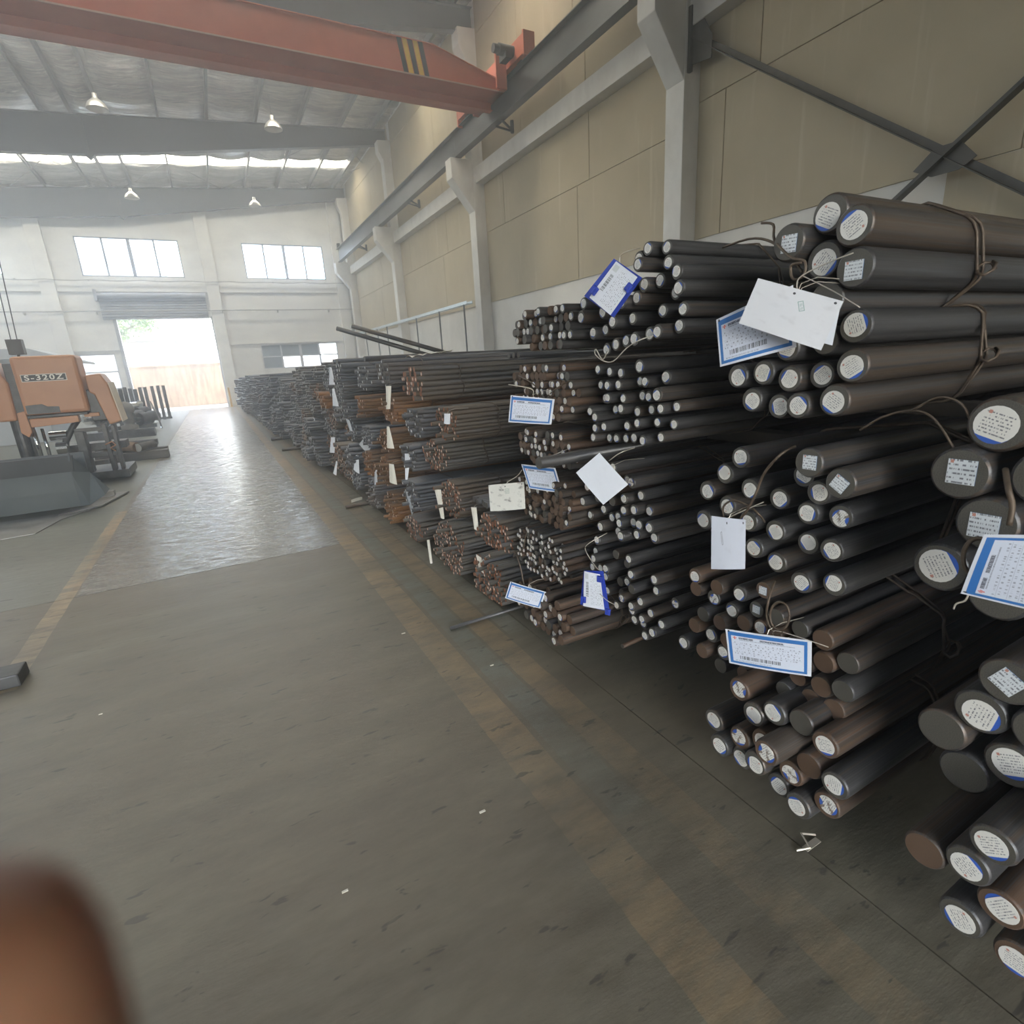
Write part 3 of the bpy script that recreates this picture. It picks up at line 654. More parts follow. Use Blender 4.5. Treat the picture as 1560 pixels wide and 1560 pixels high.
BL = {
 'A1': 'largest dark steel bars, bundle at the right picture edge behind the sideways tag', 'A2': 'middle bundle of large dark bars at the right picture edge, above the lowest',
 'A3': 'lowest bundle of large dark bars at the bottom right corner, near the floor', 'B1': 'five thick blue-black bars topping the nearest left stack under looped wire',
 'B2': 'blue-black bar bundle under the large blank white tags', 'B3': 'dark bar bundle behind the card with small black outline, two square labels',
 'B4': 'browned bar bundle with mostly bare ends behind the large blue-framed tag', 'B5': 'lowest brown bar bundle nearest the floor joint, round white labels',
 'C1': 'topmost dark bar bundle behind the tilted printed sheet in blue plastic clips', 'C2': 'tidy dark bar bundle directly under the one with the blue-clipped sheet',
 'C3': 'dark bar bundle behind the white diamond-hung card', 'C4': 'lowest dark bar bundle behind the upright printed sheet with blue clips',
}
NEAR = {}
NEAR['A1']=(1.55,'0.545,1.396,0.064,r,0.00;0.595,1.277,0.064,s,-0.02;0.526,1.167,0.064,s,-0.02;0.606,1.029,0.064,r,0.00;0.440,1.289,0.064,n,0.00;0.418,1.417,0.064,r,0.00;0.397,1.157,0.064,n,0.00;0.479,1.003,0.064,n,0.00;0.354,1.035,0.064,r,0.00')
NEAR['A2']=(1.55,'0.430,0.796,0.058,s,-0.02;0.468,0.685,0.058,r,0.00;0.536,0.589,0.058,n,0.00;0.395,0.567,0.058,r,0.00;0.352,0.699,0.058,n,0.00;0.318,0.830,0.058,r,0.00;0.480,0.485,0.058,n,0.00')
NEAR['A3']=(1.44,'0.485,0.293,0.049,n,0.00;0.394,0.333,0.049,r,0.00;0.359,0.431,0.049,r,0.00;0.388,0.165,0.049,r,0.00;0.324,0.262,0.049,r,0.00;0.275,0.149,0.049,r,0.00;0.259,0.424,0.049,n,0.00;0.225,0.253,0.049,r,0.00;0.274,0.535,0.049,n,0.00')
NEAR['B1']=(1.55,'1.010,1.937,0.052,r,0.00;0.918,1.885,0.052,r,0.00;1.100,1.879,0.052,s,0.00;1.009,1.818,0.052,r,0.00;0.902,1.781,0.052,s,0.00;0.979,1.709,0.052,n,0.00')
NEAR['B2']=(1.56,'0.901,1.634,0.047,r,0.00;0.885,1.530,0.047,r,0.00;0.927,1.435,0.047,r,0.00;1.100,1.586,0.041,r,0.00;1.272,1.502,0.041,r,0.00;1.174,1.513,0.041,r,0.00;1.078,1.494,0.041,r,0.00;0.991,1.504,0.041,r,0.00;1.216,1.424,0.041,r,0.00;1.122,1.407,0.041,r,0.00;1.038,1.415,0.041,r,0.00;0.992,1.600,0.041,n,0.00;1.186,1.600,0.041,n,0.00')
NEAR['B3']=(1.55,'1.220,1.232,0.038,r,0.00;1.295,1.162,0.038,r,0.00;1.185,1.127,0.038,r,0.00;1.374,1.084,0.038,r,0.00;1.262,1.052,0.038,r,0.00;1.362,0.978,0.038,r,0.00;1.088,1.107,0.038,r,0.00;1.169,1.017,0.038,r,0.00;1.153,0.920,0.038,r,0.00;0.915,1.271,0.044,s,-0.11;0.820,1.227,0.044,s,-0.11;1.004,1.200,0.038,r,0.00;0.935,1.164,0.038,r,0.00;0.972,1.088,0.038,r,0.00;0.875,1.098,0.038,t,0.00;1.072,1.006,0.038,r,0.00;0.973,0.984,0.038,r,0.00;0.883,0.993,0.038,r,0.00;1.073,0.889,0.038,r,0.00;0.975,0.852,0.038,r,0.00;0.876,0.877,0.038,r,0.00')
NEAR['B4']=(1.55,'1.399,0.734,0.032,r,0.00;1.409,0.669,0.032,n,0.00;1.296,0.721,0.032,n,0.00;1.332,0.655,0.032,t,0.00;1.343,0.591,0.032,n,0.00;1.201,0.727,0.032,r,0.00;1.102,0.779,0.032,s,0.00;1.135,0.687,0.032,s,0.00;1.237,0.642,0.032,r,0.00;1.269,0.585,0.032,n,0.00;1.173,0.621,0.032,n,0.00;1.039,0.706,0.032,n,0.00;1.398,0.514,0.032,n,0.00;1.457,0.404,0.032,r,0.00;1.331,0.493,0.032,r,0.00;1.357,0.415,0.032,n,0.00;1.270,0.444,0.032,r,0.00;1.280,0.379,0.032,n,0.00;1.107,0.627,0.032,r,0.00;0.966,0.685,0.032,n,0.00;0.893,0.677,0.037,n,0.00;0.810,0.634,0.037,n,0.00;0.879,0.603,0.037,n,0.00;1.172,0.400,0.032,n,0.00;1.092,0.423,0.032,r,0.00;0.995,0.439,0.032,n,0.00;0.959,0.504,0.032,n,0.00;0.905,0.452,0.037,n,0.00;0.866,0.528,0.037,n,0.00;0.795,0.557,0.037,n,0.00;0.823,0.467,0.037,n,0.00;1.027,0.538,0.032,n,0.00;1.098,0.516,0.032,n,0.00;1.171,0.529,0.032,n,0.00;0.977,0.620,0.032,n,0.00;1.236,0.521,0.032,n,0.00;1.159,0.464,0.032,n,0.00;0.939,0.567,0.032,n,0.00;1.042,0.628,0.032,n,0.00')
NEAR['B5']=(1.44,'1.101,0.415,0.044,t,0.00;1.027,0.364,0.044,r,0.00;0.953,0.414,0.044,r,0.00;1.201,0.223,0.044,r,0.00;1.074,0.233,0.044,t,0.00;0.982,0.281,0.044,r,0.00;1.158,0.144,0.044,r,0.00;0.994,0.192,0.044,r,0.00;0.898,0.344,0.044,t,-0.10;0.879,0.224,0.044,t,0.00;0.777,0.413,0.044,r,0.00;0.726,0.310,0.044,r,0.00;1.069,0.144,0.044,r,0.00;0.918,0.144,0.044,r,0.00;0.829,0.144,0.044,r,0.00;0.754,0.200,0.044,t,0.00;0.865,0.430,0.044,n,0.00;0.815,0.310,0.044,n,0.00')
NEAR['C1']=(1.55,'1.722,1.980,0.027,r,0.00;1.637,1.970,0.027,r,0.00;1.776,1.956,0.028,r,0.00;1.730,1.924,0.027,r,0.00;1.599,1.911,0.027,r,0.00;1.531,1.867,0.028,r,0.00;1.512,1.812,0.029,r,0.00;1.657,1.857,0.029,r,0.00;1.720,1.850,0.029,r,0.00;1.579,1.803,0.027,r,0.00;1.761,1.807,0.028,r,0.00;1.817,1.797,0.028,r,0.00;1.647,1.747,0.027,r,0.00;1.516,1.742,0.027,r,0.00;1.823,1.733,0.027,r,0.00;1.910,1.728,0.029,r,0.00;2.152,1.827,0.029,r,0.00;2.106,1.766,0.029,r,0.00;1.973,1.775,0.029,r,0.00;2.008,1.701,0.027,r,0.00;2.064,1.691,0.028,r,0.00;1.542,1.682,0.028,r,0.00;1.611,1.670,0.028,r,0.00;1.682,1.665,0.029,r,0.00;1.746,1.650,0.029,r,0.00;1.831,1.645,0.027,r,0.00;1.911,1.635,0.028,r,0.00;1.982,1.619,0.028,r,0.00;1.905,1.802,0.028,r,0.00;1.815,1.863,0.027,r,0.00')
NEAR['C2']=(1.56,'2.047,1.531,0.023,r,0.00;2.021,1.463,0.022,r,0.00;1.721,1.544,0.029,r,0.00;1.622,1.496,0.029,r,0.00;1.618,1.434,0.029,r,0.00;2.019,1.399,0.024,r,0.00;1.944,1.407,0.024,r,0.00;1.856,1.408,0.023,r,0.00;2.067,1.344,0.023,r,0.00;2.025,1.319,0.024,r,0.00;1.926,1.355,0.023,r,0.00;1.870,1.361,0.024,r,0.00;1.804,1.352,0.024,r,0.00;1.711,1.365,0.023,r,0.00;1.614,1.377,0.023,r,0.00;1.554,1.387,0.023,r,0.00;2.082,1.270,0.023,r,0.00;2.024,1.268,0.023,r,0.00;1.962,1.281,0.023,r,0.00;1.847,1.288,0.024,r,0.00;1.767,1.306,0.022,r,0.00;1.673,1.314,0.022,r,0.00;1.565,1.317,0.023,r,0.00;2.058,1.219,0.023,r,0.00;1.998,1.216,0.023,r,0.00;1.943,1.222,0.023,r,0.00;1.872,1.228,0.023,r,0.00;1.787,1.241,0.024,r,0.00;1.699,1.244,0.023,r,0.00;1.610,1.264,0.023,r,0.00;1.938,1.464,0.023,r,0.00;1.861,1.466,0.023,r,0.00;1.787,1.478,0.023,r,0.00;1.709,1.479,0.023,r,0.00;1.768,1.420,0.024,r,0.00;1.691,1.422,0.023,r,0.00;1.958,1.520,0.023,r,0.00;1.880,1.514,0.024,r,0.00')
NEAR['C3']=(1.56,'1.889,1.101,0.025,r,0.00;1.844,1.043,0.025,r,0.00;1.770,1.049,0.026,t,0.00;2.146,0.956,0.027,r,0.00;2.148,0.883,0.026,r,0.00;1.839,0.960,0.026,r,0.00;1.755,0.987,0.026,r,0.00;2.128,0.810,0.025,r,0.00;2.044,0.855,0.026,r,0.00;1.850,0.900,0.025,r,0.00;1.776,0.920,0.026,r,0.00;1.721,0.922,0.027,r,0.00;1.918,0.850,0.027,r,0.00;1.976,0.833,0.026,r,0.00;2.006,0.787,0.027,r,0.00;1.866,0.838,0.025,r,0.00;1.813,0.845,0.026,r,0.00;1.735,0.860,0.027,r,0.00;1.650,0.874,0.027,r,0.00;1.892,0.784,0.026,r,0.00;1.836,0.784,0.027,r,0.00;1.774,0.802,0.026,r,0.00;1.678,0.805,0.027,r,0.00;2.052,0.921,0.026,n,0.00;1.963,0.917,0.025,n,0.00;1.962,0.974,0.026,n,0.00;2.051,0.986,0.025,n,0.00;1.973,1.042,0.026,n,0.00')
NEAR['C4']=(1.56,'2.023,0.711,0.026,r,0.00;2.103,0.618,0.025,r,0.00;2.054,0.606,0.024,r,0.00;2.070,0.555,0.024,r,0.00;2.012,0.564,0.024,r,0.00;1.957,0.579,0.026,r,0.00;2.005,0.513,0.025,r,0.00;1.986,0.443,0.025,r,0.00;1.795,0.682,0.024,r,0.00;1.786,0.605,0.026,r,0.00;1.627,0.636,0.025,r,0.00;1.845,0.542,0.025,r,0.00;1.765,0.543,0.024,n,0.00;1.649,0.565,0.024,r,0.00;1.836,0.472,0.024,t,0.00;1.702,0.506,0.025,r,0.00;1.930,0.384,0.024,r,0.00;1.759,0.458,0.024,r,0.00;1.807,0.407,0.025,r,0.00;1.677,0.446,0.025,r,0.00;1.802,0.355,0.026,r,0.00;1.727,0.398,0.024,r,0.00;1.749,0.352,0.025,r,0.00;1.549,0.541,0.026,t,0.00;1.603,0.421,0.025,r,0.00;1.649,0.364,0.026,r,0.00;1.705,0.321,0.025,r,0.00;1.921,0.509,0.025,n,0.00;1.921,0.660,0.025,n,0.00;1.857,0.628,0.024,n,0.00;1.900,0.456,0.025,n,0.00')

CH = {'A1': 0, 'A2': 0, 'A3': 0}
EXT = {}
for k, (X, s) in NEAR.items():
    P = [p.split(',') for p in s.split(';')]; P = [(float(a), float(b), float(c), d, float(e)) for a, b, c, d, e in P]
    y0 = sum(p[0] for p in P)/len(P); z0 = min(p[1]-p[2] for p in P)
    root = thing('steel_bar_bundle', (X, y0, z0), BL[k], 'steel bars', 'tied bundles of round steel bars')
    for y, z, r, t, ex in P:
        rust = 1 if (k in ('B4', 'B5') and random.random() < (.6 if k == 'B4' else .4)) or (k in ('C3', 'C4', 'A3') and random.random() < .12) else 0
        dx = random.uniform(-.02, .025) if k[0] != 'C' else random.uniform(-.035, .035)
        if ex: dx = ex
        add_bar(root, X+dx, y, z, r, rust, t, True); add_circ(y, z, r)
    binding(root, [p[:3] for p in P], X+.50 if k != 'B2' else X+.58, r=.0048 if k[0] in 'AB' else .003); binding(root, [p[:3] for p in P], 5.9)
    EXT[k] = root

def pack(yc, zc, a, b, r, keep=.93):
    out = []; dy = 2*r*1.025; dz = dy*.8661; n = int(b/dz)+1; ph = random.random()*dy
    for j in range(-n, n+1):
        for i in range(-int(a/dy)-2, int(a/dy)+3):
            y = i*dy + (dy/2 if j % 2 else 0) + ph - dy/2; z = j*dz
            if (abs(y)/max(a-r, 1e-3))**2.6 + (abs(z)/max(b-r, 1e-3))**2.6 <= 1 and (random.random() < keep or abs(z) < b*.6): out.append((yc+y, zc+z))
    return out
MID = [  # key, y, z, half-width, half-height, radius, rust, end x, label
 ('D1', 2.43, 1.735, .31, .125, .0225, 0, 1.50, 'top rust-brown bar bundle of the fourth stack against the white plinth'),
 ('D2', 2.45, 1.425, .33, .165, .0225, 1, 1.50, 'brown bar bundle behind the level blue-framed tag'),
 ('D2b', 2.46, 1.125, .32, .115, .0215, 1, 1.50, 'brown bar bundle between the level blue-framed tag and the slanted one'),
 ('D3', 2.46, .840, .31, .155, .0205, 1, 1.48, 'brown bar bundle under the slanted blue-framed tag'),
 ('D4', 2.44, .525, .29, .145, .0165, 0, 1.45, 'thin dark bars with many white end labels, above the lowest of fourth stack'),
 ('D5', 2.40, .205, .34, .155, .029, 1, 1.42, 'lowest loose brown bar bundle behind the small blue-framed tag near the floor'),
]
for k, y, z, a, b_, r, rust, X, lab in MID:
    root = thing('steel_bar_bundle', (X, y, z-b_), lab, 'steel bars', 'tied bundles of round steel bars'); pts = pack(y, z, a, b_, r)
    for (py, pz) in pts:
        t = 'r' if random.random() < (.62 if k == 'D4' else .38) else 'n'
        add_bar(root, X+random.choice((0, 0, 1))*random.uniform(-.05 if k in ('D1', 'D5') else 0, .06)+random.uniform(-.012, .012), py, pz, r, 1 if random.random() < (.9 if rust else .35) else 0, t, False); add_circ(py, pz, r)
    binding(root, [(p[0], p[1], r) for p in pts], X+.3, r=.003); binding(root, [(p[0], p[1], r) for p in pts], 5.8)
    EXT[k] = root

# bundles further down: bars a few pixels thick, joined as stuff per bundle
M_PALE = mat('pale_bright_bar_end', (.72,.58,.46), .6); M_PALEG = mat('pale_grey_bar_end', (.68,.68,.68), .6)
def m_rustb():
    return m_steel('orange_rusted_steel', (.09,.055,.03), (.17,.095,.045), (.30,.14,.05), .7, .9)
M_ORB = m_rustb(); M_ORE = m_mottled('orange_rusted_end', (.28,.12,.045), (.12,.06,.03), 25, .8, 0)
M_ENDE = m_mottled('red_rust_end', (.34,.125,.05), (.14,.065,.035), 30, .7, 0)
M_BRB = m_steel('brown_steel', (.06,.052,.042), (.115,.102,.082), (.115,.088,.062), .45, .5)
TOP = [0]
def stuff_bundle(y, z, a, b_, r, kind, X, lab, pale=.4, n=10, wire=True, group='tied bundles of round steel bars'):
    root = thing('steel_bar_bundle', (X, y, z-b_), lab, 'steel bars', group); pts = pack(y, z, a, b_, r, .9); m = MB()
    lo_ = min(p[1] for p in pts) - r - (z-b_); pts = [(p[0], p[1]-lo_) for p in pts]; TOP[0] = max(p[1] for p in pts) + r
    for (py, pz) in pts:
        x = X + random.gauss(0, .018) + (random.uniform(-.1, .08) if random.random() < .12 else 0); i0 = len(m.v)
        for xx in (x, XEND):
            for j in range(n): t = 2*PI*j/n; m.v.append((xx, py+r*math.cos(t), pz+r*math.sin(t)))
        for j in range(n): m.f.append((i0+j, i0+(j+1) % n, i0+n+(j+1) % n, i0+n+j)); m.m.append(0)
        m.f.append(tuple(i0+j for j in range(n))[::-1]); m.m.append(1)
        if random.random() < pale:
            i1 = len(m.v); q = 6
            for j in range(q): t = 2*PI*j/q; m.v.append((x-.0015, py+r*.68*math.cos(t), pz+r*.68*math.sin(t)))
            m.f.append(tuple(i1+j for j in range(q))[::-1]); m.m.append(2)
    side, end = {0: (M_BARF, M_END), 1: (M_BRB, M_ENDE), 2: (M_ORB, M_ORE)}[kind]
    o = m.build('round_bars', [side, end, M_PALE if kind else M_PALEG], root, smooth=False); o['kind'] = 'stuff'
    me = o.data; me.polygons.foreach_set('use_smooth', [p.material_index == 0 for p in me.polygons])
    if wire: binding(root, [(p[0], p[1], r) for p in pts], X+.35, r=.004, strands=1)
    return root
E_ = [
 (3.10, .175, .25, .165, .0145, 1, 1.42, 'lowest rust-red bundle right behind the floor rod, crumpled tag on its end', .35),
 (3.06, .50, .24, .13, .0145, 1, 1.47, 'rust-red bundle behind the smudged white card', .35),
 (3.14, .70, .20, .045, .021, 0, 1.46, 'few loose dark bars above the smudged white card', .3),
 (3.74, .21, .30, .20, .0145, 1, 1.40, 'wide rust-red bundle on the floor with many bright end dots', .6),
 (3.80, .58, .20, .15, .0145, 1, 1.48, 'rust-red bundle with a long cream tag, above the dotted floor bundle', .5),
 (4.14, .88, .25, .13, .0155, 1, 1.50, 'round rust-red bundle of bright dots at mid height, fifth stack', .6),
 (3.82, 1.16, .19, .13, .0155, 1, 1.50, 'rust-brown bundle with a white slip on its end, upper fifth stack', .5),
 (4.55, 1.465, .28, .165, .0225, 1, 1.50, 'long brown bundle under the crumpled paper at the top', .35),
 (4.62, 1.13, .24, .15, .019, 0, 1.50, 'grey bundle directly below the long brown top bundle', .35),
 (4.75, .81, .22, .14, .018, 0, 1.46, 'grey bundle behind the upright white tube tag', .4),
 (4.68, .46, .22, .16, .017, 0, 1.43, 'grey-brown bundle with a twisted grey tag, low in sixth stack', .3),
 (4.66, .15, .22, .13, .017, 1, 1.41, 'lowest brown bundle beside the thin post stub', .3),
 (5.38, .19, .21, .17, .016, 2, 1.41, 'orange-rusted bundle on the floor with a curved cream tag', .4),
 (5.50, .56, .21, .17, .016, 2, 1.43, 'orange-rusted bundle with a broad cream tag at knee height', .3),
 (5.42, .89, .22, .13, .017, 2, 1.44, 'orange-rusted bundle with a large triangular cream tag', .4),
 (5.18, 1.20, .24, .15, .018, 2, 1.46, 'orange-rusted bundle beside the pale vertical board tag', .3),
 (5.42, 1.53, .24, .14, .022, 0, 1.50, 'dark bundle on top with short offcuts beside it, seventh stack', .4),
 (6.08, .20, .25, .18, .017, 0, 1.40, 'dark bundle on the floor with a long narrow tag', .3),
 (6.14, .55, .25, .15, .017, 2, 1.42, 'round orange bundle behind the grey folded tag', .2),
 (6.12, .88, .24, .14, .018, 0, 1.43, 'dark bundle directly above the round orange one', .4),
 (6.30, 1.18, .22, .13, .019, 2, 1.45, 'orange bundle protruding from the grey stacks at chest height', .3),
 (6.12, 1.50, .26, .15, .021, 0, 1.46, 'dark bundle above the protruding orange one', .3),
]
for e in E_: stuff_bundle(e[0], e[1], e[2], e[3], e[4], e[5], e[6], e[7], pale=e[8])
ORD = ['lowest', 'second', 'third', 'fourth', 'fifth', 'sixth']
NUM = ['eighth','ninth','tenth','eleventh','twelfth','thirteenth','fourteenth','fifteenth','sixteenth','seventeenth','eighteenth','nineteenth','twentieth','twenty-first','twenty-second','twenty-third','twenty-fourth','twenty-fifth','twenty-sixth','twenty-seventh','twenty-eighth','twenty-ninth','thirtieth','thirty-first','thirty-second','thirty-third','thirty-fourth','thirty-fifth','thirty-sixth','thirty-seventh','thirty-eighth','thirty-ninth','fortieth','forty-first','forty-second','forty-third','forty-fourth']
y = 6.84; ci = 0
while y < 29.8 and ci < len(NUM):
    hw = random.uniform(.25, .31) + .06*(y > 14); y += hw
    z = .05; H = random.uniform(1.56, 1.70) if y < 11 else random.uniform(1.40, 1.60); lv = 0
    xe_ = 1.37 - .0165*(y-8) + random.uniform(-.06, .09)
    while z < H - .12 and lv < 6:
        hh = random.uniform(.13, .18); hh = min(hh, (H-z)/2+.03)
        r = random.choice((.019, .022, .026, .030)) if y < 12 else random.choice((.028, .034, .042))
        if y > 25: r = .05; 
        kind = 2 if (y < 9 and random.random() < .12) else (1 if random.random() < (.25 if y < 9 else .04) else 0)
        word = {0: 'dark grey', 1: 'brown', 2: 'orange-rusted'}[kind]
        pos = ORD[lv]
        stuff_bundle(y+random.uniform(-.02, .02), z+hh, hw, hh, r, kind, xe_+random.uniform(-.09, .13), '%s bar bundle, %s layer up in the %s stack from the camera' % (word, pos, NUM[ci]) if lv else '%s bar bundle lying lowest in the %s stack from the camera' % (word, NUM[ci]), pale=.5 if y < 14 else .45, n=8, wire=y < 16)
        z = TOP[0] + .006; lv += 1
    y += hw + .02; ci += 1

# spacers that carry the bundles
M_TIMB = m_mottled('dark_stained_timber', (.06,.05,.04), (.10,.08,.06), 8, .85)
def spacer(y0, y1, z0, z1, lab, xs=(2.35, 5.6)):
    for i, x in enumerate(xs):
        b = MB(); b.box(x-.05, x+.05, y0, y1, z0, z1); tag(b.build('timber_spacer', M_TIMB, bevel=.004), lab + (', front one' if i == 0 else ', rear one'), 'timber', 'timber spacers under the bundles')
def zrange(k):
    if k in NEAR: P = [[float(v) for v in p.split(',')[:3]] for p in NEAR[k][1].split(';')]; return min(p[1]-p[2] for p in P), max(p[1]+p[2] for p in P), min(p[0]-p[2] for p in P), max(p[0]+p[2] for p in P)
for ks, nm in ((('A3', 'A2', 'A1'), 'nearest stack'), (('B5', 'B4', 'B3', 'B2', 'B1'), 'second stack'), (('C4', 'C3', 'C2', 'C1'), 'third stack')):
    below = 0
    for i, k in enumerate(ks):
        z0, z1, ya, yb = zrange(k)
        if z0 - below > .012: spacer(ya+.03, yb-.03, below, z0-.001, 'dark timber spacer under %s bundle of %s' % (ORD[i], nm))
        below = z1
for y, lab in ((2.43, 'fourth'), (3.2, 'dotted fifth')): spacer(y-.3, y+.3 if y < 3 else 3.95, 0, .035, 'flat timber under the %s stack' % lab)
b = MB()

# loose bars
def loose(p, q, r, lab, rust=0):
    b = MB(); b.cyl(p, q, r, 14, 0, cap=1); o = b.build('loose_bar', [M_BARR if rust else M_BAR, M_END], smooth=False); tag(o, lab, 'steel bar', 'loose bars lying out of their bundles')
    o.data.polygons.foreach_set('use_smooth', [p_.material_index == 0 for p_ in o.data.polygons]); return o
loose((1.52, 7.42, 2.10), (2.62, 6.80, 1.665), .028, 'long dark bar jutting upward off the stacks, lower of the crossed pair')
loose((1.70, 7.35, 2.12), (2.84, 6.78, 1.69), .028, 'long dark bar jutting upward off the stacks, upper of the crossed pair')
loose((1.55, 6.30, 1.690), (7.0, 6.38, 1.690), .032, 'level dark bar sticking out beneath the jutting pair')
loose((1.02, 2.85, .014), (2.2, 2.86, .016), .011, 'thin dark rod lying on the floor across the painted lines')
loose((1.20, 2.00, 1.15), (4.6, 2.20, 1.15), .026, 'single blue-grey bar sliding out past the slanted blue-framed tag')
loose((1.12, 6.35, .022), (2.2, 6.38, .024), .020, 'short dark bar poking onto the floor by the white floor paper')
loose((1.02, 12.1, .035), (2.2, 12.1, .035), .033, 'dark bar end sticking out on the floor, nearer of two beside the aisle')
loose((1.0, 14.3, .04), (2.2, 14.3, .04), .038, 'dark bar end sticking out on the floor, farther of two beside the aisle')
loose((1.66, 1.98, .10), (2.6, 2.10, .06), .012, 'thin rusty rod in the shadow below the third stack', 1)
for i, (y, x) in enumerate(((4.36, 2.45), (4.54, 2.5), (4.72, 2.55), (4.45, 2.95))):
    loose((x, y, 1.632+(.045 if i == 3 else 0)), (XEND, y, 1.632+(.045 if i == 3 else 0)), .026, ('short-set dark bar on the top bundle behind the crumpled paper, %s' % ['nearest', 'second', 'third', 'riding on the others'][i]))

# wires and strings, children of the bundle they tie
WIRES=['B3',('rust',0.004,[(1.5,0.999,1.301),(1.44,1.002,1.285),(1.44,1.052,1.221),(1.44,1.076,1.154),(1.44,1.101,1.095),(1.44,1.128,1.055)]),('rust',0.0035,[(1.45,1.109,1.102),(1.45,1.166,1.108),(1.45,1.207,1.077),(1.45,1.196,1.037),(1.45,1.162,1.054),(1.45,1.109,1.098),(1.45,1.064,1.079),(1.5,1.082,1.043)]),('tie',0.002,[(1.44,1.048,1.128),(1.44,1.101,1.095),(1.44,1.18,1.043),(1.44,1.189,1.022)]),'B4',('rust',0.004,[(1.46,0.94,0.776),(1.46,0.942,0.751),(1.46,0.952,0.729),(1.46,0.968,0.715),(1.46,0.986,0.714),(1.46,1.0,0.726),(1.46,1.007,0.748),(1.46,1.004,0.774),(1.46,0.993,0.796),(1.46,0.977,0.809),(1.46,0.96,0.81),(1.46,0.946,0.798),(1.46,0.94,0.776)]),('rust',0.004,[(1.52,1.042,0.843),(1.46,1.015,0.811),(1.46,1.018,0.739),(1.46,0.985,0.693),(1.46,0.952,0.716)]),('tie',0.0015,[(1.5,0.832,0.704),(1.46,0.907,0.718),(1.46,0.984,0.704),(1.46,0.989,0.684)]),'A1',('rust',0.005,[(1.44,0.469,1.121),(1.44,0.469,1.098),(1.44,0.477,1.078),(1.44,0.489,1.067),(1.44,0.504,1.068),(1.44,0.517,1.082),(1.44,0.524,1.104),(1.44,0.524,1.128),(1.44,0.516,1.148),(1.44,0.503,1.157),(1.44,0.488,1.155),(1.44,0.476,1.142),(1.44,0.469,1.121)]),('rust',0.006,[(1.5,0.501,1.306),(1.45,0.473,1.275),(1.45,0.461,1.241),(1.45,0.459,1.197)]),('tie',0.002,[(1.43,0.498,1.028),(1.43,0.502,1.008),(1.43,0.517,0.994),(1.43,0.52,0.979)]),'B1',('rust',0.004,[(1.9,1.691,1.98),(1.7,1.374,1.951),(1.6,1.208,1.906),(1.6,1.166,1.867),(1.6,1.119,1.831),(1.6,1.095,1.8)]),('rust',0.004,[(1.6,1.248,1.967),(1.6,1.205,1.953),(1.55,1.159,1.898),(1.48,1.051,1.83),(1.48,1.008,1.813),(1.48,1.008,1.776),(1.48,1.039,1.772),(1.48,1.048,1.808),(1.48,1.015,1.811)]),('tie',0.0018,[(1.47,0.872,1.809),(1.47,0.934,1.797),(1.47,1.005,1.776),(1.47,1.019,1.754),(1.47,1.006,1.725)]),('tie',0.0015,[(1.47,1.005,1.776),(1.47,0.912,1.724),(1.47,0.84,1.677)]),'C1',('tie',0.0025,[(1.53,1.728,1.982),(1.46,1.721,1.966),(1.46,1.759,1.957),(1.46,1.763,1.93)]),('tie',0.0025,[(1.53,1.63,1.659),(1.47,1.655,1.643),(1.47,1.731,1.617),(1.47,1.812,1.569),(1.47,1.878,1.57),(1.47,1.936,1.599),(1.47,1.931,1.62),(1.47,1.886,1.576),(1.53,1.931,1.61)]),'B2',('rust',0.003,[(1.56,0.852,1.356),(1.56,0.797,1.396),(1.56,0.729,1.417),(1.56,0.675,1.396),(1.56,0.615,1.313)]),('rust',0.003,[(1.56,0.729,1.417),(1.56,0.676,1.452),(1.56,0.627,1.438),(1.56,0.6,1.393)]),'C4',('tie',0.002,[(1.53,1.939,0.773),(1.44,1.965,0.732),(1.44,1.992,0.69),(1.44,1.926,0.637),(1.44,1.89,0.621)]),('tie',0.002,[(1.42,1.856,0.515),(1.42,1.802,0.502),(1.42,1.75,0.503)]),'C3',('tie',0.0022,[(1.5,1.714,1.215),(1.42,1.71,1.204),(1.42,1.783,1.161)]),'D2',('tie',0.003,[(1.4,2.612,1.468),(1.4,2.436,1.457),(1.4,2.358,1.445),(1.4,2.36,1.419)]),('rust',0.003,[(1.5,2.677,1.51),(1.42,2.414,1.482),(1.42,2.328,1.441),(1.42,2.317,1.416)]),('rust',0.003,[(1.5,2.156,1.491),(1.42,2.161,1.46),(1.42,2.232,1.428)]),'D3',('tie',0.0022,[(1.5,2.21,1.151),(1.38,2.264,1.104),(1.38,2.317,1.073)]),('tie',0.0022,[(1.36,2.442,1.029),(1.36,2.497,0.988),(1.36,2.593,0.943),(1.36,2.643,0.915)]),'D4',('rust',0.003,[(1.5,2.638,0.661),(1.42,2.552,0.602),(1.42,2.591,0.518),(1.42,2.692,0.471),(1.42,2.696,0.436),(1.42,2.627,0.474)]),('rust',0.004,[(1.38,2.667,0.484),(1.38,2.608,0.506),(1.38,2.553,0.428),(1.38,2.53,0.354),(1.38,2.51,0.319)])]

cur = None
for e in WIRES:
    if isinstance(e, str): cur = EXT[e]; continue
    kind, r, pts = e; b = MB()
    P = [Vector(p) for p in pts]; Q = []
    for i in range(len(P)-1):   # Catmull-Rom
        p0, p1, p2, p3 = P[max(i-1, 0)], P[i], P[i+1], P[min(i+2, len(P)-1)]
        for s in range(4):
            t = s/4; Q.append(.5*((2*p1)+(p2-p0)*t+(2*p0-5*p1+4*p2-p3)*t*t+(3*p1-p0-3*p2+p3)*t*t*t))
    Q.append(P[-1]); b.tube(Q, r, 6); b.build('wire_tie' if kind == 'tie' else 'wire_end', M_TIE if kind == 'tie' else M_WIREM, cur, smooth=True)

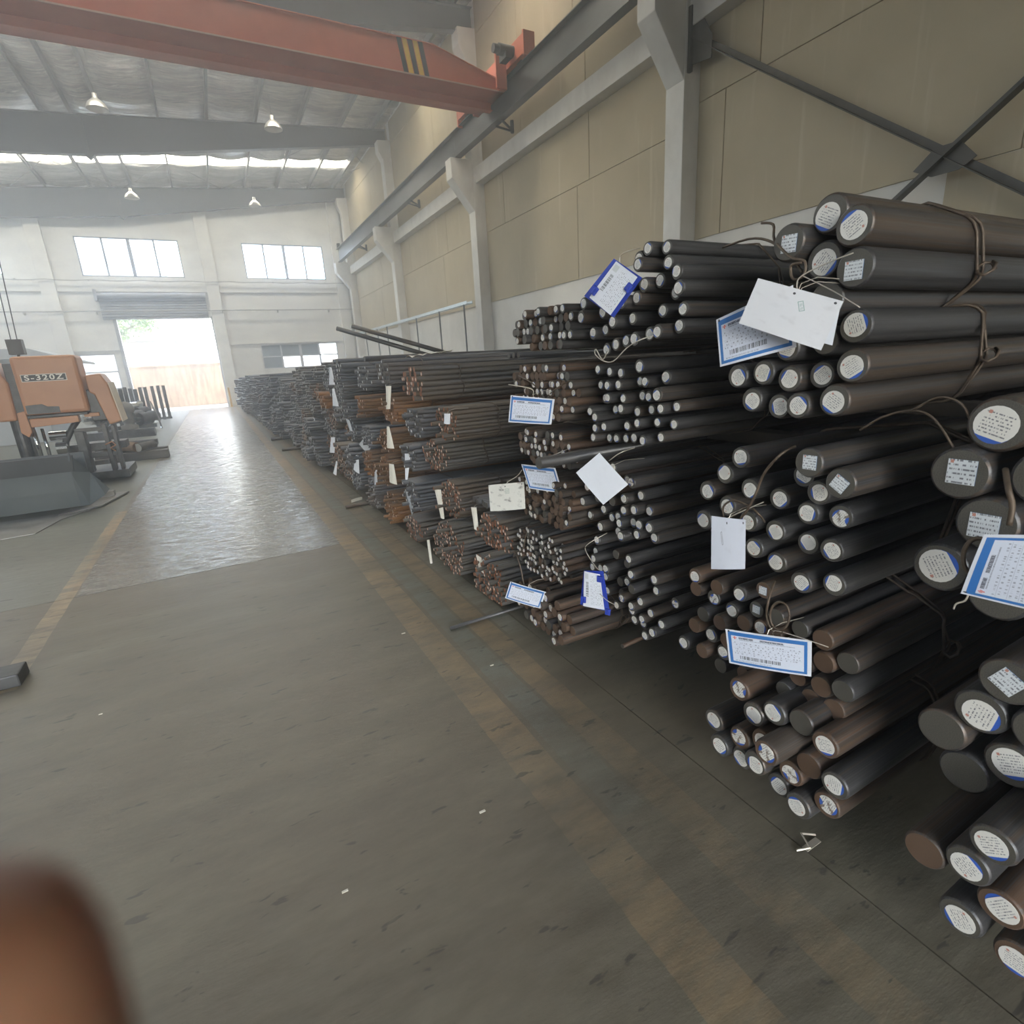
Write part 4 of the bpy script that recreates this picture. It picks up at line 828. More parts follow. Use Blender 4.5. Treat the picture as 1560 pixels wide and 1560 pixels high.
# tags
TAGQ={'T1':[(1.39,1.12,0.671),(1.48,0.873,0.713),(1.483,0.864,0.59),(1.397,1.101,0.546)],'T2':[(1.425,0.511,1.024),(1.428,0.491,1.172),(1.452,0.355,1.201),(1.452,0.359,1.023)],'T3':[(1.371,1.206,1.68),(1.457,1.021,1.754),(1.466,1.001,1.588),(1.379,1.189,1.541)],'T4b':[(1.362,1.049,1.757),(1.444,0.874,1.689),(1.44,0.882,1.588),(1.347,1.081,1.661)],'T4':[(1.348,1.05,1.774),(1.436,0.863,1.694),(1.419,0.898,1.577),(1.33,1.089,1.662)],'T5':[(1.426,1.743,1.935),(1.468,1.67,1.869),(1.414,1.763,1.744),(1.37,1.839,1.818)],'T5b':[(1.433,1.765,1.948),(1.489,1.668,1.867),(1.433,1.766,1.734),(1.37,1.874,1.827)],'T6':[(1.326,2.458,1.422),(1.487,2.296,1.395),(1.472,2.312,1.268),(1.311,2.473,1.286)],'T7':[(1.367,2.458,1.058),(1.488,2.313,1.041),(1.511,2.286,0.908),(1.391,2.429,0.926)],'T8':[(1.279,2.7,0.914),(1.439,2.565,0.931),(1.439,2.565,0.773),(1.28,2.699,0.757)],'T9':[(1.395,1.817,1.194),(1.466,1.714,1.062),(1.403,1.804,0.965),(1.333,1.905,1.103)],'T10':[(1.404,1.215,1.051),(1.434,1.103,1.058),(1.436,1.094,0.889),(1.406,1.207,0.859)],'T11':[(1.267,2.473,0.399),(1.421,2.344,0.342),(1.392,2.368,0.239),(1.239,2.497,0.296)],'T12':[(1.396,1.945,0.607),(1.44,1.881,0.601),(1.452,1.864,0.421),(1.391,1.952,0.423)],'T12b':[(1.406,1.964,0.602),(1.462,1.884,0.611),(1.48,1.859,0.404),(1.394,1.981,0.418)],'S0':[(1.418,5.218,1.035),(1.438,5.204,1.029),(1.462,5.187,0.814),(1.401,5.231,0.824)],'S1':[(1.424,6.257,0.825),(1.485,6.215,0.731),(1.445,6.243,0.633),(1.367,6.297,0.748)],'S2':[(1.421,4.733,0.824),(1.469,4.7,0.822),(1.424,4.731,0.584),(1.405,4.745,0.585)],'S3':[(1.41,5.271,0.658),(1.449,5.244,0.646),(1.462,5.235,0.439),(1.399,5.279,0.469)],'S4':[(1.427,6.888,0.543),(1.46,6.865,0.523),(1.446,6.875,0.292),(1.388,6.916,0.352)],'S5':[(1.323,7.844,0.682),(1.371,7.811,0.68),(1.343,7.831,0.461),(1.283,7.872,0.469)],'S6':[(1.425,5.969,0.505),(1.451,5.951,0.496),(1.434,5.963,0.272),(1.41,5.98,0.323)],'S7':[(1.323,9.698,0.558),(1.354,9.676,0.534),(1.355,9.675,0.326),(1.288,9.723,0.333)],'S8':[(1.344,7.845,0.342),(1.359,7.835,0.332),(1.326,7.858,0.132),(1.29,7.883,0.166)],'S9':[(1.397,4.773,0.487),(1.428,4.752,0.47),(1.464,4.726,0.294),(1.432,4.749,0.23)],'S10':[(1.4,3.964,0.637),(1.443,3.934,0.63),(1.451,3.929,0.388),(1.427,3.945,0.4)],'S11':[(1.41,3.281,0.633),(1.441,3.259,0.63),(1.447,3.255,0.463),(1.421,3.273,0.478)],'S12':[(1.386,3.204,0.316),(1.476,3.141,0.237),(1.459,3.153,0.148),(1.399,3.195,0.205)],'S13':[(1.32,7.214,1.63),(1.344,7.197,1.62),(1.36,7.186,1.41),(1.296,7.231,1.414)],'S14':[(1.316,7.205,1.364),(1.338,7.19,1.362),(1.365,7.171,1.139),(1.3,7.216,1.151)],'S15':[(1.418,5.09,1.421),(1.462,5.059,1.419),(1.436,5.078,1.207),(1.404,5.1,1.209)],'S16':[(1.302,9.308,0.842),(1.349,9.275,0.851),(1.37,9.26,0.732),(1.298,9.311,0.747)],'S17':[(1.298,6.551,1.037),(1.335,6.525,1.012),(1.359,6.508,0.879),(1.328,6.53,0.896)],'S18':[(1.414,3.64,1.251),(1.451,3.614,1.249),(1.445,3.618,1.175),(1.41,3.643,1.181)],'F':[(1.267,6.736,0.0),(1.42,6.789,0.0),(1.385,6.656,0.0),(1.236,6.582,0.0)]}

def sheet(name, q, m, lab, cat, bulge=.008, nx=8, ny=5, parent=None, th=.0008, curl=0, group=None):
    A, B, C_, D = [Vector(p) for p in q]; nrm = (B-A).cross(D-A).normalized()
    if nrm.x > 0: nrm = -nrm
    b = MB(); b.uv = []
    for side in (0, 1):
        for j in range(ny+1):
            for i in range(nx+1):
                u, v = i/nx, j/ny; p = (A*(1-u)+B*u)*(1-v)+(D*(1-u)+C_*u)*v
                p = p + nrm*(bulge*math.sin(PI*u)*(.5+.5*v) + curl*v*v) - nrm*(th*side); b.v.append(tuple(p))
    W_ = (nx+1)*(ny+1)
    for j in range(ny):
        for i in range(nx):
            a = j*(nx+1)+i; f = (a, a+1, a+nx+2, a+nx+1)
            uv = [(i/nx, 1-j/ny), ((i+1)/nx, 1-j/ny), ((i+1)/nx, 1-(j+1)/ny), (i/nx, 1-(j+1)/ny)]
            b.f.append(f); b.m.append(0); b.uv += uv; b.f.append(tuple(W_+k for k in f[::-1])); b.m.append(1); b.uv += uv[::-1]
    back = m if m not in (M_TAG,) else M_SH_P
    o = b.build(name, [m, back], parent, smooth=True)
    if parent is None:
        tag(o, lab, cat, group)
        if name in ('hanging_tag', 'hanging_card', 'paper_tag'):
            c = A.lerp(B, .5) + (D-A)*.05; t_ = MB(); t_.tube([c, c+Vector((.01, 0, .02)), c+Vector((.06, -.01, .035)), c+Vector((.16, -.02, .03))], .0012, 5); t_.build('string', M_TIE, o)
    return o
T = TAGQ
sheet('hanging_tag', T['T1'], M_TAG, 'large blue-framed printed tag hanging on the browned bundle below the card', 'tag', .006)
sheet('hanging_tag', T['T2'], M_TAG, 'blue-framed printed tag hung sideways at the right picture edge', 'tag', .012)
sheet('hanging_tag', T['T3'], M_TAG, 'blue-framed printed tag curling out from under the large blank white cards', 'tag', .02)
sheet('hanging_card', T['T4b'], M_SH_P, 'plain white card mostly hidden behind the big stamped white card', 'card', .004)
sheet('hanging_card', T['T4'], M_SH_W, 'biggest white card with a small green stamp, hanging high on the second stack', 'card', .006)
pk = thing('clipped_sheet', T['T5b'][3], 'tilted printed sheet in blue plastic clips, hanging on the third stack top', 'tag')
sheet('backing_board', T['T5b'], M_BLUE, '', '', .002, parent=pk); sheet('printed_sheet', T['T5'], M_SH_C, '', '', .003, parent=pk)
pk2 = thing('clipped_sheet', T['T12b'][3], 'upright printed sheet in blue plastic clips, hanging low on the third stack', 'tag')
sheet('backing_board', T['T12b'], M_BLUE, '', '', .002, parent=pk2); sheet('printed_sheet', T['T12'], M_SH_C, '', '', .003, parent=pk2)
def clip(parent, q, fu, fv):
    A, B, C_, D = [Vector(p) for p in q]; c = (A*(1-fu)+B*fu)*(1-fv)+(D*(1-fu)+C_*fu)*fv; n = (B-A).cross(D-A).normalized(); n = n if n.x < 0 else -n
    b = MB(); b.beam(c-(D-A).normalized()*.016+n*.006, c+(D-A).normalized()*.016+n*.006, .026, .010, up=n); b.cyl(c+n*.008-(D-A).normalized()*.01, c+n*.008+(D-A).normalized()*.012, .006, 8); b.build('corner_clip', M_BLUE, parent, bevel=.003)
for pq, q in ((pk, T['T5']), (pk2, T['T12'])):
    clip(pq, q, .02, .80); clip(pq, q, .98, .28 if pq is pk else .12)
clip(pk2, T['T12b'], .95, 1.0)
sheet('hanging_tag', T['T6'], M_TAG, 'level blue-framed printed tag hanging on the fourth stack', 'tag', .010)
sheet('hanging_tag', T['T7'], M_TAG, 'slanted blue-framed printed tag half hidden by a protruding bar', 'tag', .006)
sheet('hanging_card', T['T8'], M_SH_D, 'smudged white card with a dark stamp hanging left of the slanted tag', 'card', .008)
sheet('hanging_card', T['T9'], M_SH_P, 'plain white card hanging as a diamond on the third stack', 'card', .005)
sheet('hanging_card', T['T10'], M_SH_L, 'upright white card with a small black outline drawing', 'card', .004)
sheet('hanging_tag', T['T11'], M_TAG, 'small tilted blue-framed tag lowest on the fourth stack', 'tag', .006)
SL = ['large cream triangular tag on an orange bundle of the grey stacks', 'grey folded tag over the round orange bundle', 'rolled white tag hanging straight like a tube', 'broad cream tag on the knee-high orange bundle', 'curved white tag hanging low over dark bars', 'small upright white tag among even grey bars', 'long narrow white tag beside the lowest grey bundles', 'white tag near the aisle side, left of the small upright one', 'thin pointed white tag just above the floor bars', 'long grey twisted tag draped over a low brown bundle', 'long cream tag draped over the rust-red bundle', 'narrow cream tag hanging alone over a dark gap', 'crumpled cream tag on the lowest rust-red bundle end', 'thin triangular white tag on the uppermost grey bundles', 'thin triangular white tag below the uppermost grey one', 'pale upright board tag beside orange bars', 'small bent white tag on the left grey stacks', 'narrow grey tag slanting over grey bar ends', 'small white slip stuck on a rust-brown bundle end']
for i in range(19):
    q = T['S%d' % i]
    sheet('paper_tag', q, M_PAPERG if i in (1, 9, 17) else (M_PAPER if i in (0, 3, 10, 11, 12, 15) else M_SH_P), SL[i], 'tag', .012, 4, 5, curl=.012, group='small tags hanging on the farther bundles')
q = [(p[0], p[1], .004+.006*(i in (1,))) for i, p in enumerate(T['F'])]
sheet('fallen_paper', [q[3], q[2], q[1], q[0]], M_PAPER, 'white paper strip lying on the floor beside the stacks', 'paper', .004)
cp = MB(); 
for j in range(5):
    for i in range(9): cp.v.append((1.48+i*.045, 4.42+j*.05+.02*math.sin(i*2.1+j), 1.655+.02*abs(math.sin(i*1.7+j*2.3))+.03*(i/8)))
for j in range(4):
    for i in range(8): a = j*9+i; cp.f.append((a, a+1, a+10, a+9)); cp.m.append(0)
cp.uv = [(.5,.5)]*(4*32); tag(cp.build('crumpled_paper', M_PAPER), 'crumpled beige paper lying on the long brown top bundle', 'paper')
b = MB(); b.box(3.0, 3.35, 4.62, 4.95, 1.66, 1.86); tag(b.build('blue_box', mat('blue_tin', (.05,.22,.36), .5), bevel=.01), 'small blue box on top of the stacks left of the fourth stack', 'box')
# ------------------------------------------------------------------ sawing machine on the left
M_OR = m_mottled('worn_orange_paint', (.40,.185,.085), (.50,.25,.13), 1.6, .45, bump=.04); M_CHR = mat('polished_chrome_rod', (.7,.72,.74), .12, 1.0)
M_GREY = m_mottled('dark_grey_sheet', (.065,.08,.088), (.095,.11,.115), 1.5, .5, .15); M_IRON = m_mottled('greasy_dark_iron', (.03,.032,.034), (.075,.077,.078), 9, .45, .4)
ma = thing('metal_sawing_machine', (-2.6, 10.8, 0), 'orange metal-cutting machine marked S-320Z at the left picture edge', 'machine')
def rbox(x0, x1, y0, y1, z0, z1, nm, m, bv=.03, par=ma):
    b = MB(); b.box(x0, x1, y0, y1, z0, z1); return b.build(nm, m, par, bevel=bv)
hood = rbox(-2.60, -1.80, 10.8, 11.35, 1.17, 2.04, 'hood', M_OR, .05)
b = MB(); b.box(-2.515, -1.965, 10.785, 10.80, 1.665, 1.775); b.build('name_plate_rim', mat('plate_rim', (.7,.66,.6), .4), ma)
plate = MB(); plate.box(-2.505, -1.975, 10.779, 10.786, 1.675, 1.765); plate = plate.build('name_plate', M_BLK, ma)
cu = bpy.data.curves.new('plate_lettering', 'FONT'); cu.body = 'S-320Z'; cu.size = .105; cu.extrude = .002; cu.align_x = 'CENTER'; cu.align_y = 'CENTER'; cu.offset = .0025; cu.space_character = 1.25
to = bpy.data.objects.new('plate_lettering', cu); COL.objects.link(to); bpy.context.view_layer.update()
dg = bpy.context.evaluated_depsgraph_get(); tm = bpy.data.meshes.new_from_object(to.evaluated_get(dg)); bpy.data.objects.remove(to)
xsz = max(v.co.x for v in tm.vertices) - min(v.co.x for v in tm.vertices)
for v in tm.vertices: v.co.x *= .47/xsz
tm.transform(Matrix.Translation((-2.24, 10.776, 1.72)) @ Matrix.Rotation(PI/2, 4, 'X'))
tm.materials.clear(); tm.materials.append(mat('white_letters', (.8,.78,.72), .4)); to = bpy.data.objects.new('plate_lettering', tm); COL.objects.link(to); to.parent = plate
plate_parent_fix = to
b = MB(); b.prism([(-2.56, 1.19), (-2.16, 1.19), (-2.16, 1.28), (-2.30, 1.29), (-2.36, 1.33), (-2.56, 1.32)], 'y', 10.788, 10.80); b.build('dark_warning_label', M_IRON, ma)
rbox(-2.58, -1.83, 10.82, 11.1, 1.125, 1.165, 'hood_sill', M_IRON, .01)
b = MB(); b.prism([(-2.56, .99), (-1.96, 1.02), (-1.96, 1.12), (-2.56, 1.12)], 'y', 10.78, 10.95); b.build('front_beam', M_OR, ma, bevel=.01)
b = MB(); b.prism([(-1.76, 1.72), (-1.56, 1.74), (-1.49, 1.58), (-1.42, .98), (-1.60, .93), (-1.70, 1.42), (-1.76, 1.46)], 'y', 10.9, 11.45); b.build('blade_wheel_guard', M_OR, ma, recalc=True, bevel=.02)
b = MB(); b.prism([(-1.485, 1.58), (-1.475, 1.60), (-1.405, .97), (-1.42, .96)], 'y', 10.88, 11.47); b.build('guard_edge_strip', mat('worn_cream_edge', (.7,.62,.5), .5), ma, recalc=True)
b = MB(); b.prism([(-3.5, 1.10), (-2.74, 1.10), (-2.72, 1.66), (-2.85, 1.98), (-3.5, 1.98)], 'y', 10.95, 11.5); b.build('left_wheel_guard', M_OR, ma, recalc=True, bevel=.03)
rbox(-2.74, -2.60, 11.0, 11.3, 1.2, 1.95, 'saw_frame', M_IRON, .01)
b = MB(); b.prism([(-2.70, 1.22), (-2.60, 1.24), (-2.58, .92), (-2.64, .84), (-2.72, .92)], 'y', 10.86, 11.0); b.build('blade_guide_arm', M_OR, ma, recalc=True, bevel=.01)
rbox(-1.82, -1.62, 10.95, 11.25, 1.0, 1.5, 'guide_housing', M_IRON, .02); rbox(-1.90, -1.70, 10.9, 11.0, 1.08, 1.14, 'guide_clamp', M_OR, .01)
b = MB(); b.cyl((-2.60, 11.0, .30), (-2.60, 11.0, 1.1), .035, 16); b.cyl((-2.50, 11.05, .35), (-2.50, 11.05, .95), .025, 16); b.build('lift_cylinder_rod', M_CHR, ma, smooth=True)
b = MB(); b.cyl((-2.78, 11.1, .1), (-2.78, 11.1, 1.15), .09, 18); b.cyl((-2.66, 11.15, .1), (-2.66, 11.15, .9), .06, 18); b.build('hydraulic_cylinder', M_IRON, ma)
b = MB(); b.tube([(-2.02, 11.1, 1.05), (-2.12, 11.05, .92), (-2.24, 11.0, .72), (-2.30, 11.0, .45)], .045, 10); b.build('hydraulic_hose', M_IRON, ma, smooth=True)
b = MB(); b.box(-3.6, -1.5, 10.9, 11.9, .05, .18); b.box(-3.6, -3.4, 10.95, 11.85, .18, 1.0); b.box(-1.72, -1.66, 10.9, 11.1, .18, .95); b.box(-1.60, -1.55, 10.92, 11.1, .18, .92); b.box(-2.1, -1.98, 10.95, 11.2, .18, .86); b.box(-2.1, -1.55, 11.0, 11.1, .84, .90); b.box(-2.4, -1.5, 11.3, 11.7, .5, .62); b.box(-1.95, -1.6, 10.92, 11.05, .42, .50); b.build('machine_frame', M_IRON, ma, bevel=.006)
b = MB(); b.tube([(-1.72, 10.86, .62), (-1.62, 10.84, .66), (-1.58, 10.84, .60), (-1.66, 10.84, .56), (-1.60, 10.84, .50)], .010, 8); b.build('vice_handle', M_OR, ma, smooth=True)
b = MB(); b.cyl((-2.36, 10.95, .62), (-2.22, 10.95, .62), .10, 16); b.cyl((-2.42, 11.0, .82), (-2.20, 11.0, .82), .07, 16); b.build('feed_roller', M_CHR, ma)
# trough in front
tr = thing('sheet_metal_trough', (-3.8, 9.0, 0), 'long dark grey sheet metal trough lying in front of the orange machine', 'trough')
prof = [(8.70, .055), (8.655, .28), (8.62, .53), (8.74, .70), (8.77, .69), (8.66, .52), (8.69, .29), (8.73, .075), (9.5, .075), (9.62, .66), (9.65, .66), (9.53, .05)]
b = MB(); b.prism(prof, 'x', -6.2, -1.80); b.build('trough_wall', M_GREY, tr, recalc=True)
b = MB(); b.prism([(8.70, .05), (8.655, .28), (8.62, .53), (8.74, .76), (9.0, .50), (9.3, .28), (9.62, .24), (9.53, .05)], 'x', -1.80, -1.785)
b.add([(-1.80, 8.655, .28), (-1.80, 8.62, .53), (-1.80, 8.76, .76), (-1.62, 8.72, .48), (-1.45, 8.66, .24), (-1.50, 8.60, .18), (-1.70, 8.66, .06), (-1.80, 8.70, .05)], [(0, 1, 2, 3, 4, 5, 6, 7), (7, 6, 5, 4, 3, 2, 1, 0)]); b.build('flared_end_plate', M_GREY, tr)
b = MB(); b.prism([(8.585, .53), (8.74, .72), (8.78, .72), (8.64, .53)], 'x', -6.2, -1.76); b.build('rolled_lip', m_mottled('darker_lip', (.035,.04,.042), (.05,.055,.058), 3, .5), tr, recalc=True)
M_PLATE = m_mottled('bare_steel_plate', (.22,.22,.21), (.34,.34,.33), 3, .4, .5)
b = MB(); b.prism([(-4.4, 7.35), (-2.05, 7.62), (-1.93, 8.25), (-1.70, 8.60), (-4.4, 8.60)], 'z', .002, .012); tag(b.build('steel_plate', M_PLATE, bevel=.002), 'thin grey steel plate on the floor under the trough front', 'plate')
b = MB(); b.prism([(-2.0, 8.45), (-1.58, 8.70), (-1.38, 9.55), (-1.75, 9.62)], 'z', .013, .03); b.box(-1.98, -1.52, 9.3, 9.42, .03, .10); tag(b.build('steel_plate', M_PLATE), 'bent grey steel strip under the flared end of the trough', 'plate')
# grey cabin behind
b = MB(); b.box(-7.5, -4.35, 20.2, 22.5, .02, 2.35); b.prism([(-7.5, 2.35), (-4.35, 2.35), (-3.3, 2.18), (-3.3, 2.24), (-4.35, 2.62), (-7.5, 2.62)], 'y', 20.0, 22.7)
tag(b.build('grey_cabin', mat('pale_grey_cabin', (.42,.46,.50), .6), recalc=True), 'pale grey cabin with sloping roof behind the orange machine', 'cabin')
# timber and logs
M_WOOD = m_mottled('weathered_timber', (.10,.095,.09), (.17,.16,.145), 4, .85, stretch=(.3, 2, 2)); M_LOG = m_mottled('brown_rolled_sacking', (.26,.17,.10), (.36,.25,.16), 6, .9)
def timber(x0, x1, y0, y1, z0, z1, lab, rot=0): 
    b = MB(); b.box(x0, x1, y0, y1, z0, z1); o = b.build('timber_beam', M_WOOD, bevel=.012); tag(o, lab, 'timber', 'timbers on the floor beyond the trough'); return o
timber(-2.35, -1.08, 13.35, 13.58, 0, .17, 'long weathered beam, nearest of the timbers beyond the trough'); timber(-1.95, -1.10, 13.66, 13.84, 0, .20, 'shorter weathered beam behind the nearest one')
timber(-2.9, -1.5, 16.3, 16.5, 0, .14, 'farther weathered beam below the black rollers'); timber(-3.6, -2.1, 13.2, 13.36, 0, .11, 'low flat beam running under the orange machine'); timber(-1.9, -1.45, 15.4, 15.6, 0, .12, 'short dark block between the two beam groups')
b = MB(); b.cyl((-1.95, 13.72, .30), (-1.62, 13.45, .27), .10, 16); tag(b.build('timber_log', M_LOG), 'short orange-brown roll resting on the beams', 'log')
b = MB(); b.cyl((-1.60, 13.40, .26), (-1.35, 13.75, .27), .085, 20, 0, cap=1); tag(b.build('timber_log', [M_WOOD, mat('white_disc_end', (.6,.6,.56), .7)]), 'short log with a pale round end facing the camera', 'log')
b = MB(); b.cyl((-2.25, 13.40, .27), (-2.05, 13.8, .25), .09, 14); tag(b.build('timber_log', M_WOOD), 'grey log left of the orange-brown roll', 'log')
b = MB(); b.box(-1.95, -1.235, 3.63, 3.80, 0, .075); tag(b.build('timber_block', M_IRON, bevel=.008), 'dark oily block on the floor at the left picture edge', 'block')
# rack of uprights with black rollers
rk = thing('roller_rack', (-2.5, 23.5, 0), 'rack of tall dark uprights holding black rollers left of the doorway', 'rack')
for q_ in ((-4.6, -1.75, 26.6, 26.9, 0, .08), (-3.4, -1.75, 19.0, 19.3, 0, .22), (-3.4, -2.0, 22.6, 22.9, 0, .12)):
    b = MB(); b.box(*q_); b.build('rack_base', M_IRON, rk)
for i, (x, y, h) in enumerate(((-1.82, 26.75, 1.34), (-1.98, 26.3, 1.36), (-2.14, 25.8, 1.36), (-2.32, 25.2, 1.34), (-2.42, 24.6, 1.35), (-2.52, 24.0, 1.30), (-2.60, 23.4, 1.34), (-2.68, 22.8, 1.40), (-2.74, 22.2, 1.36), (-2.84, 21.6, 1.38), (-2.96, 21.0, 1.36), (-3.06, 20.4, 1.30), (-3.2, 20.0, 1.32))):
    b = MB(); b.box(x-.055, x+.055, y-.05, y+.05, 0, h); b.build('upright', M_IRON, rk)
for i in range(16):
    x = -3.3 + (i % 6)*.26 + random.uniform(-.05, .05); y = 19.6 + (i//6)*1.9; z = .30 + (i//6)*.12 + random.uniform(0, .45)
    b = MB(); r = random.uniform(.10, .19); b.cyl((x-.1, y, z), (x+.14, y+.3, z), r, 18); b.cyl((x-.2, y-.1, z), (x-.1, y, z), r*.4, 12); b.build('roller', M_IRON if i % 3 else M_CHR, rk)
b = MB(); b.lathe([(0, .86), (.16, .80), (.22, .66), (.20, .55), (.12, .50), (.16, .40), (.15, .25), (.10, .2), (.22, .16), (.22, .06)], (-2.36, 19.25, .18), 20); b.build('pump_body', m_mottled('dusty_iron', (.14,.13,.11), (.2,.19,.16), 5, .6), rk, smooth=True)
b = MB(); b.tube([(-1.95, 21.8, .9), (-1.82, 21.5, .5), (-1.75, 21.2, .2), (-1.72, 21.0, .06)], .03, 6); b.build('chain', M_CHR, rk)

# ------------------------------------------------------------------ small things on the floor and stacks
for (x, y, r, lab) in ((1.06, 2.35, .006, 'tiny white scrap between the two yellow stripes'), (0.76, 2.98, .007, 'tiny white scrap beside the wider yellow stripe'), (0.08, 1.44, .006, 'small pale splinter on the bare floor near the camera'), (0.59, 1.49, .007, 'small cream chip on the floor near the wide joint'), (-0.79, 3.05, .005, 'white speck on the floor near the dark block')):
    b = MB(); b.box(x-r*1.6, x+r*1.6, y-r*.6, y+r*.6, .0, .003); tag(b.build('paper_scrap', M_PAPER), lab, 'scrap')
b = MB(); b.tube([(1.40, .80, .006), (1.44, .78, .012), (1.47, .83, .008), (1.50, .80, .014)], .004, 6); b.box(1.43, 1.50, .78, .80, 0, .004); tag(b.build('metal_scrap', M_TIE), 'crumpled silver metal scrap beside the floor joint', 'scrap')
b = MB(); b.cyl((1.33, 4.02, 0), (1.33, 4.04, .20), .012, 8); tag(b.build('post_stub', M_PAPER), 'thin pale stub standing at the floor joint by the rust-red bundle', 'stub')

# ------------------------------------------------------------------ outside the doorway
def m_stain():
    m = mat('stained_render', (.60,.50,.38), .9); g = N(m); P = g.coord('Object', (2.5, 1, .35)); Q = g.coord('Object', (.4, 1, 2.4))
    c = g.ramp(g.noise(P, 2.0, 5, .65), [(.38, (.24,.16,.10)), (.60, (.40,.30,.205))]); c = g.mix(g.ramp(g.noise(Q, 1.6, 4, .6), [(.58, (0,0,0)), (.68, (.6,.6,.6))]), c, (.25,.19,.14)); g.color(c); return m
M_YARD = m_mottled('pale_yard_concrete', (.42,.40,.36), (.50,.48,.43), 1, .9)
b = MB(); b.box(-40, 40, YF+.2, 90, -.25, -.012); tag(struct('ground_outside', b, M_YARD), None)
b = MB(); b.box(-40, 40, 36.6, 37.0, 0, 2.26); b.box(-40, 40, 36.55, 37.05, 2.26, 2.36); tag(b.build('retaining_wall', m_stain()), 'stained low boundary wall across the yard outside the roller door', 'wall')
M_CREAM = m_mottled('cream_render', (.22,.205,.175), (.27,.25,.215), 1, .9); M_VIOL = m_mottled('pale_weathered_gable', (.10,.095,.115), (.16,.155,.175), 1.4, .9)
bd = thing('outbuilding', (-4, 45, 0), 'cream outbuilding with a grey-blue window beyond the boundary wall', 'building')
b = MB(); b.box(-14, -1.9, 45, 52, 0, 4.1); b.build('wall', M_CREAM, bd); b = MB(); b.box(-14.3, -1.7, 44.8, 52.3, 4.1, 4.3); b.build('roof', M_PURL, bd)
b = MB(); b.box(-4.5, -2.75, 44.95, 45.02, 2.2, 3.3); w_ = b.build('window', M_FRAME, bd); b = MB(); b.box(-4.42, -2.83, 44.93, 44.96, 2.28, 3.22); b.build('pane', mat('grey_blue_pane', (.30,.36,.42), .2), bd)
gb_ = thing('gabled_building', (-2.2, 52, 0), 'tall pale gabled building rising behind the cream outbuilding', 'building')
b = MB(); b.prism([(-9.5, 0), (.9, 0), (.6, 3.0), (-1.4, 8.6), (-5.2, 12.5), (-9.5, 9.5)], 'y', 52, 62); b.build('gable_wall', M_VIOL, gb_, recalc=True); b = MB(); b.beam((.95, 51.9, 2.8), (-1.35, 51.9, 8.7), .3, .5, up=(0,1,0)); b.beam((-1.35, 51.9, 8.7), (-5.2, 51.9, 12.7), .3, .5, up=(0,1,0)); b.build('gable_coping', M_CREAM, gb_)
b = MB(); b.box(-1.8, -.1, 51.7, 52, 4.3, 4.7); b.build('canopy', M_PURL, gb_)
M_LEAF = m_mottled('sunlit_leaves', (.08,.16,.03), (.18,.28,.06), 2, .6, bump=0); M_BARK = mat('tree_bark', (.14,.11,.08), .9)
tree = thing('leafy_tree', (-5.4, 41.5, 0), 'green leafy tree hanging over the boundary wall, seen through the door', 'tree')
b = MB(); b.tube([(-5.4, 41.5, 0), (-5.3, 41.4, 2.4), (-5.0, 41.3, 4.0), (-4.4, 41.2, 5.2)], .16, 8); b.tube([(-5.3, 41.4, 2.6), (-5.9, 41.2, 4.2), (-6.3, 41.3, 5.5)], .10, 8); b.tube([(-5.0, 41.3, 4.0), (-3.8, 41.0, 4.7), (-3.0, 40.9, 5.0)], .06, 6); b.build('trunk', M_BARK, tree)
b = MB(); rr = random.Random(5)
for i in range(5200):
    c = rr.choice(((-5.3, 41.2, 5.8, 1.5), (-3.9, 40.9, 5.2, 1.15), (-3.0, 40.9, 5.0, .8), (-6.6, 41.4, 5.6, 1.4), (-4.5, 40.8, 4.35, .65), (-4.4, 41.3, 6.6, 1.5)))
    v = Vector((rr.gauss(0, 1), rr.gauss(0, 1), rr.gauss(0, 1))).normalized()*(c[3]*rr.random()**.4); p = Vector(c[:3])+v
    a = Vector((rr.uniform(-1, 1), rr.uniform(-1, 1), rr.uniform(-1, 1))).normalized()*.085; d = a.cross(Vector((rr.random(), rr.random(), 1))).normalized()*.05
    b.add([p-a, p-d, p+a, p+d], [(0, 1, 2, 3)])
lv_ = b.build('foliage', M_LEAF, tree); lv_['kind'] = 'stuff'

# portals for the daylight through the openings
portal((-1.48, YF+.15, 2.2), (-PI/2, 0, 0), 3.96, 4.4)
for h in holes[1:]: portal(((h[0]+h[1])/2, YF+.2, (h[2]+h[3])/2), (-PI/2, 0, 0), h[1]-h[0], h[3]-h[2])
for h in holesL: portal((XL-.2, (h[0]+h[1])/2, (h[2]+h[3])/2), (0, -PI/2, 0), h[3]-h[2], h[1]-h[0])
portal((-2.5, YB-.2, 2.5), (PI/2, 0, 0), 6, 5)

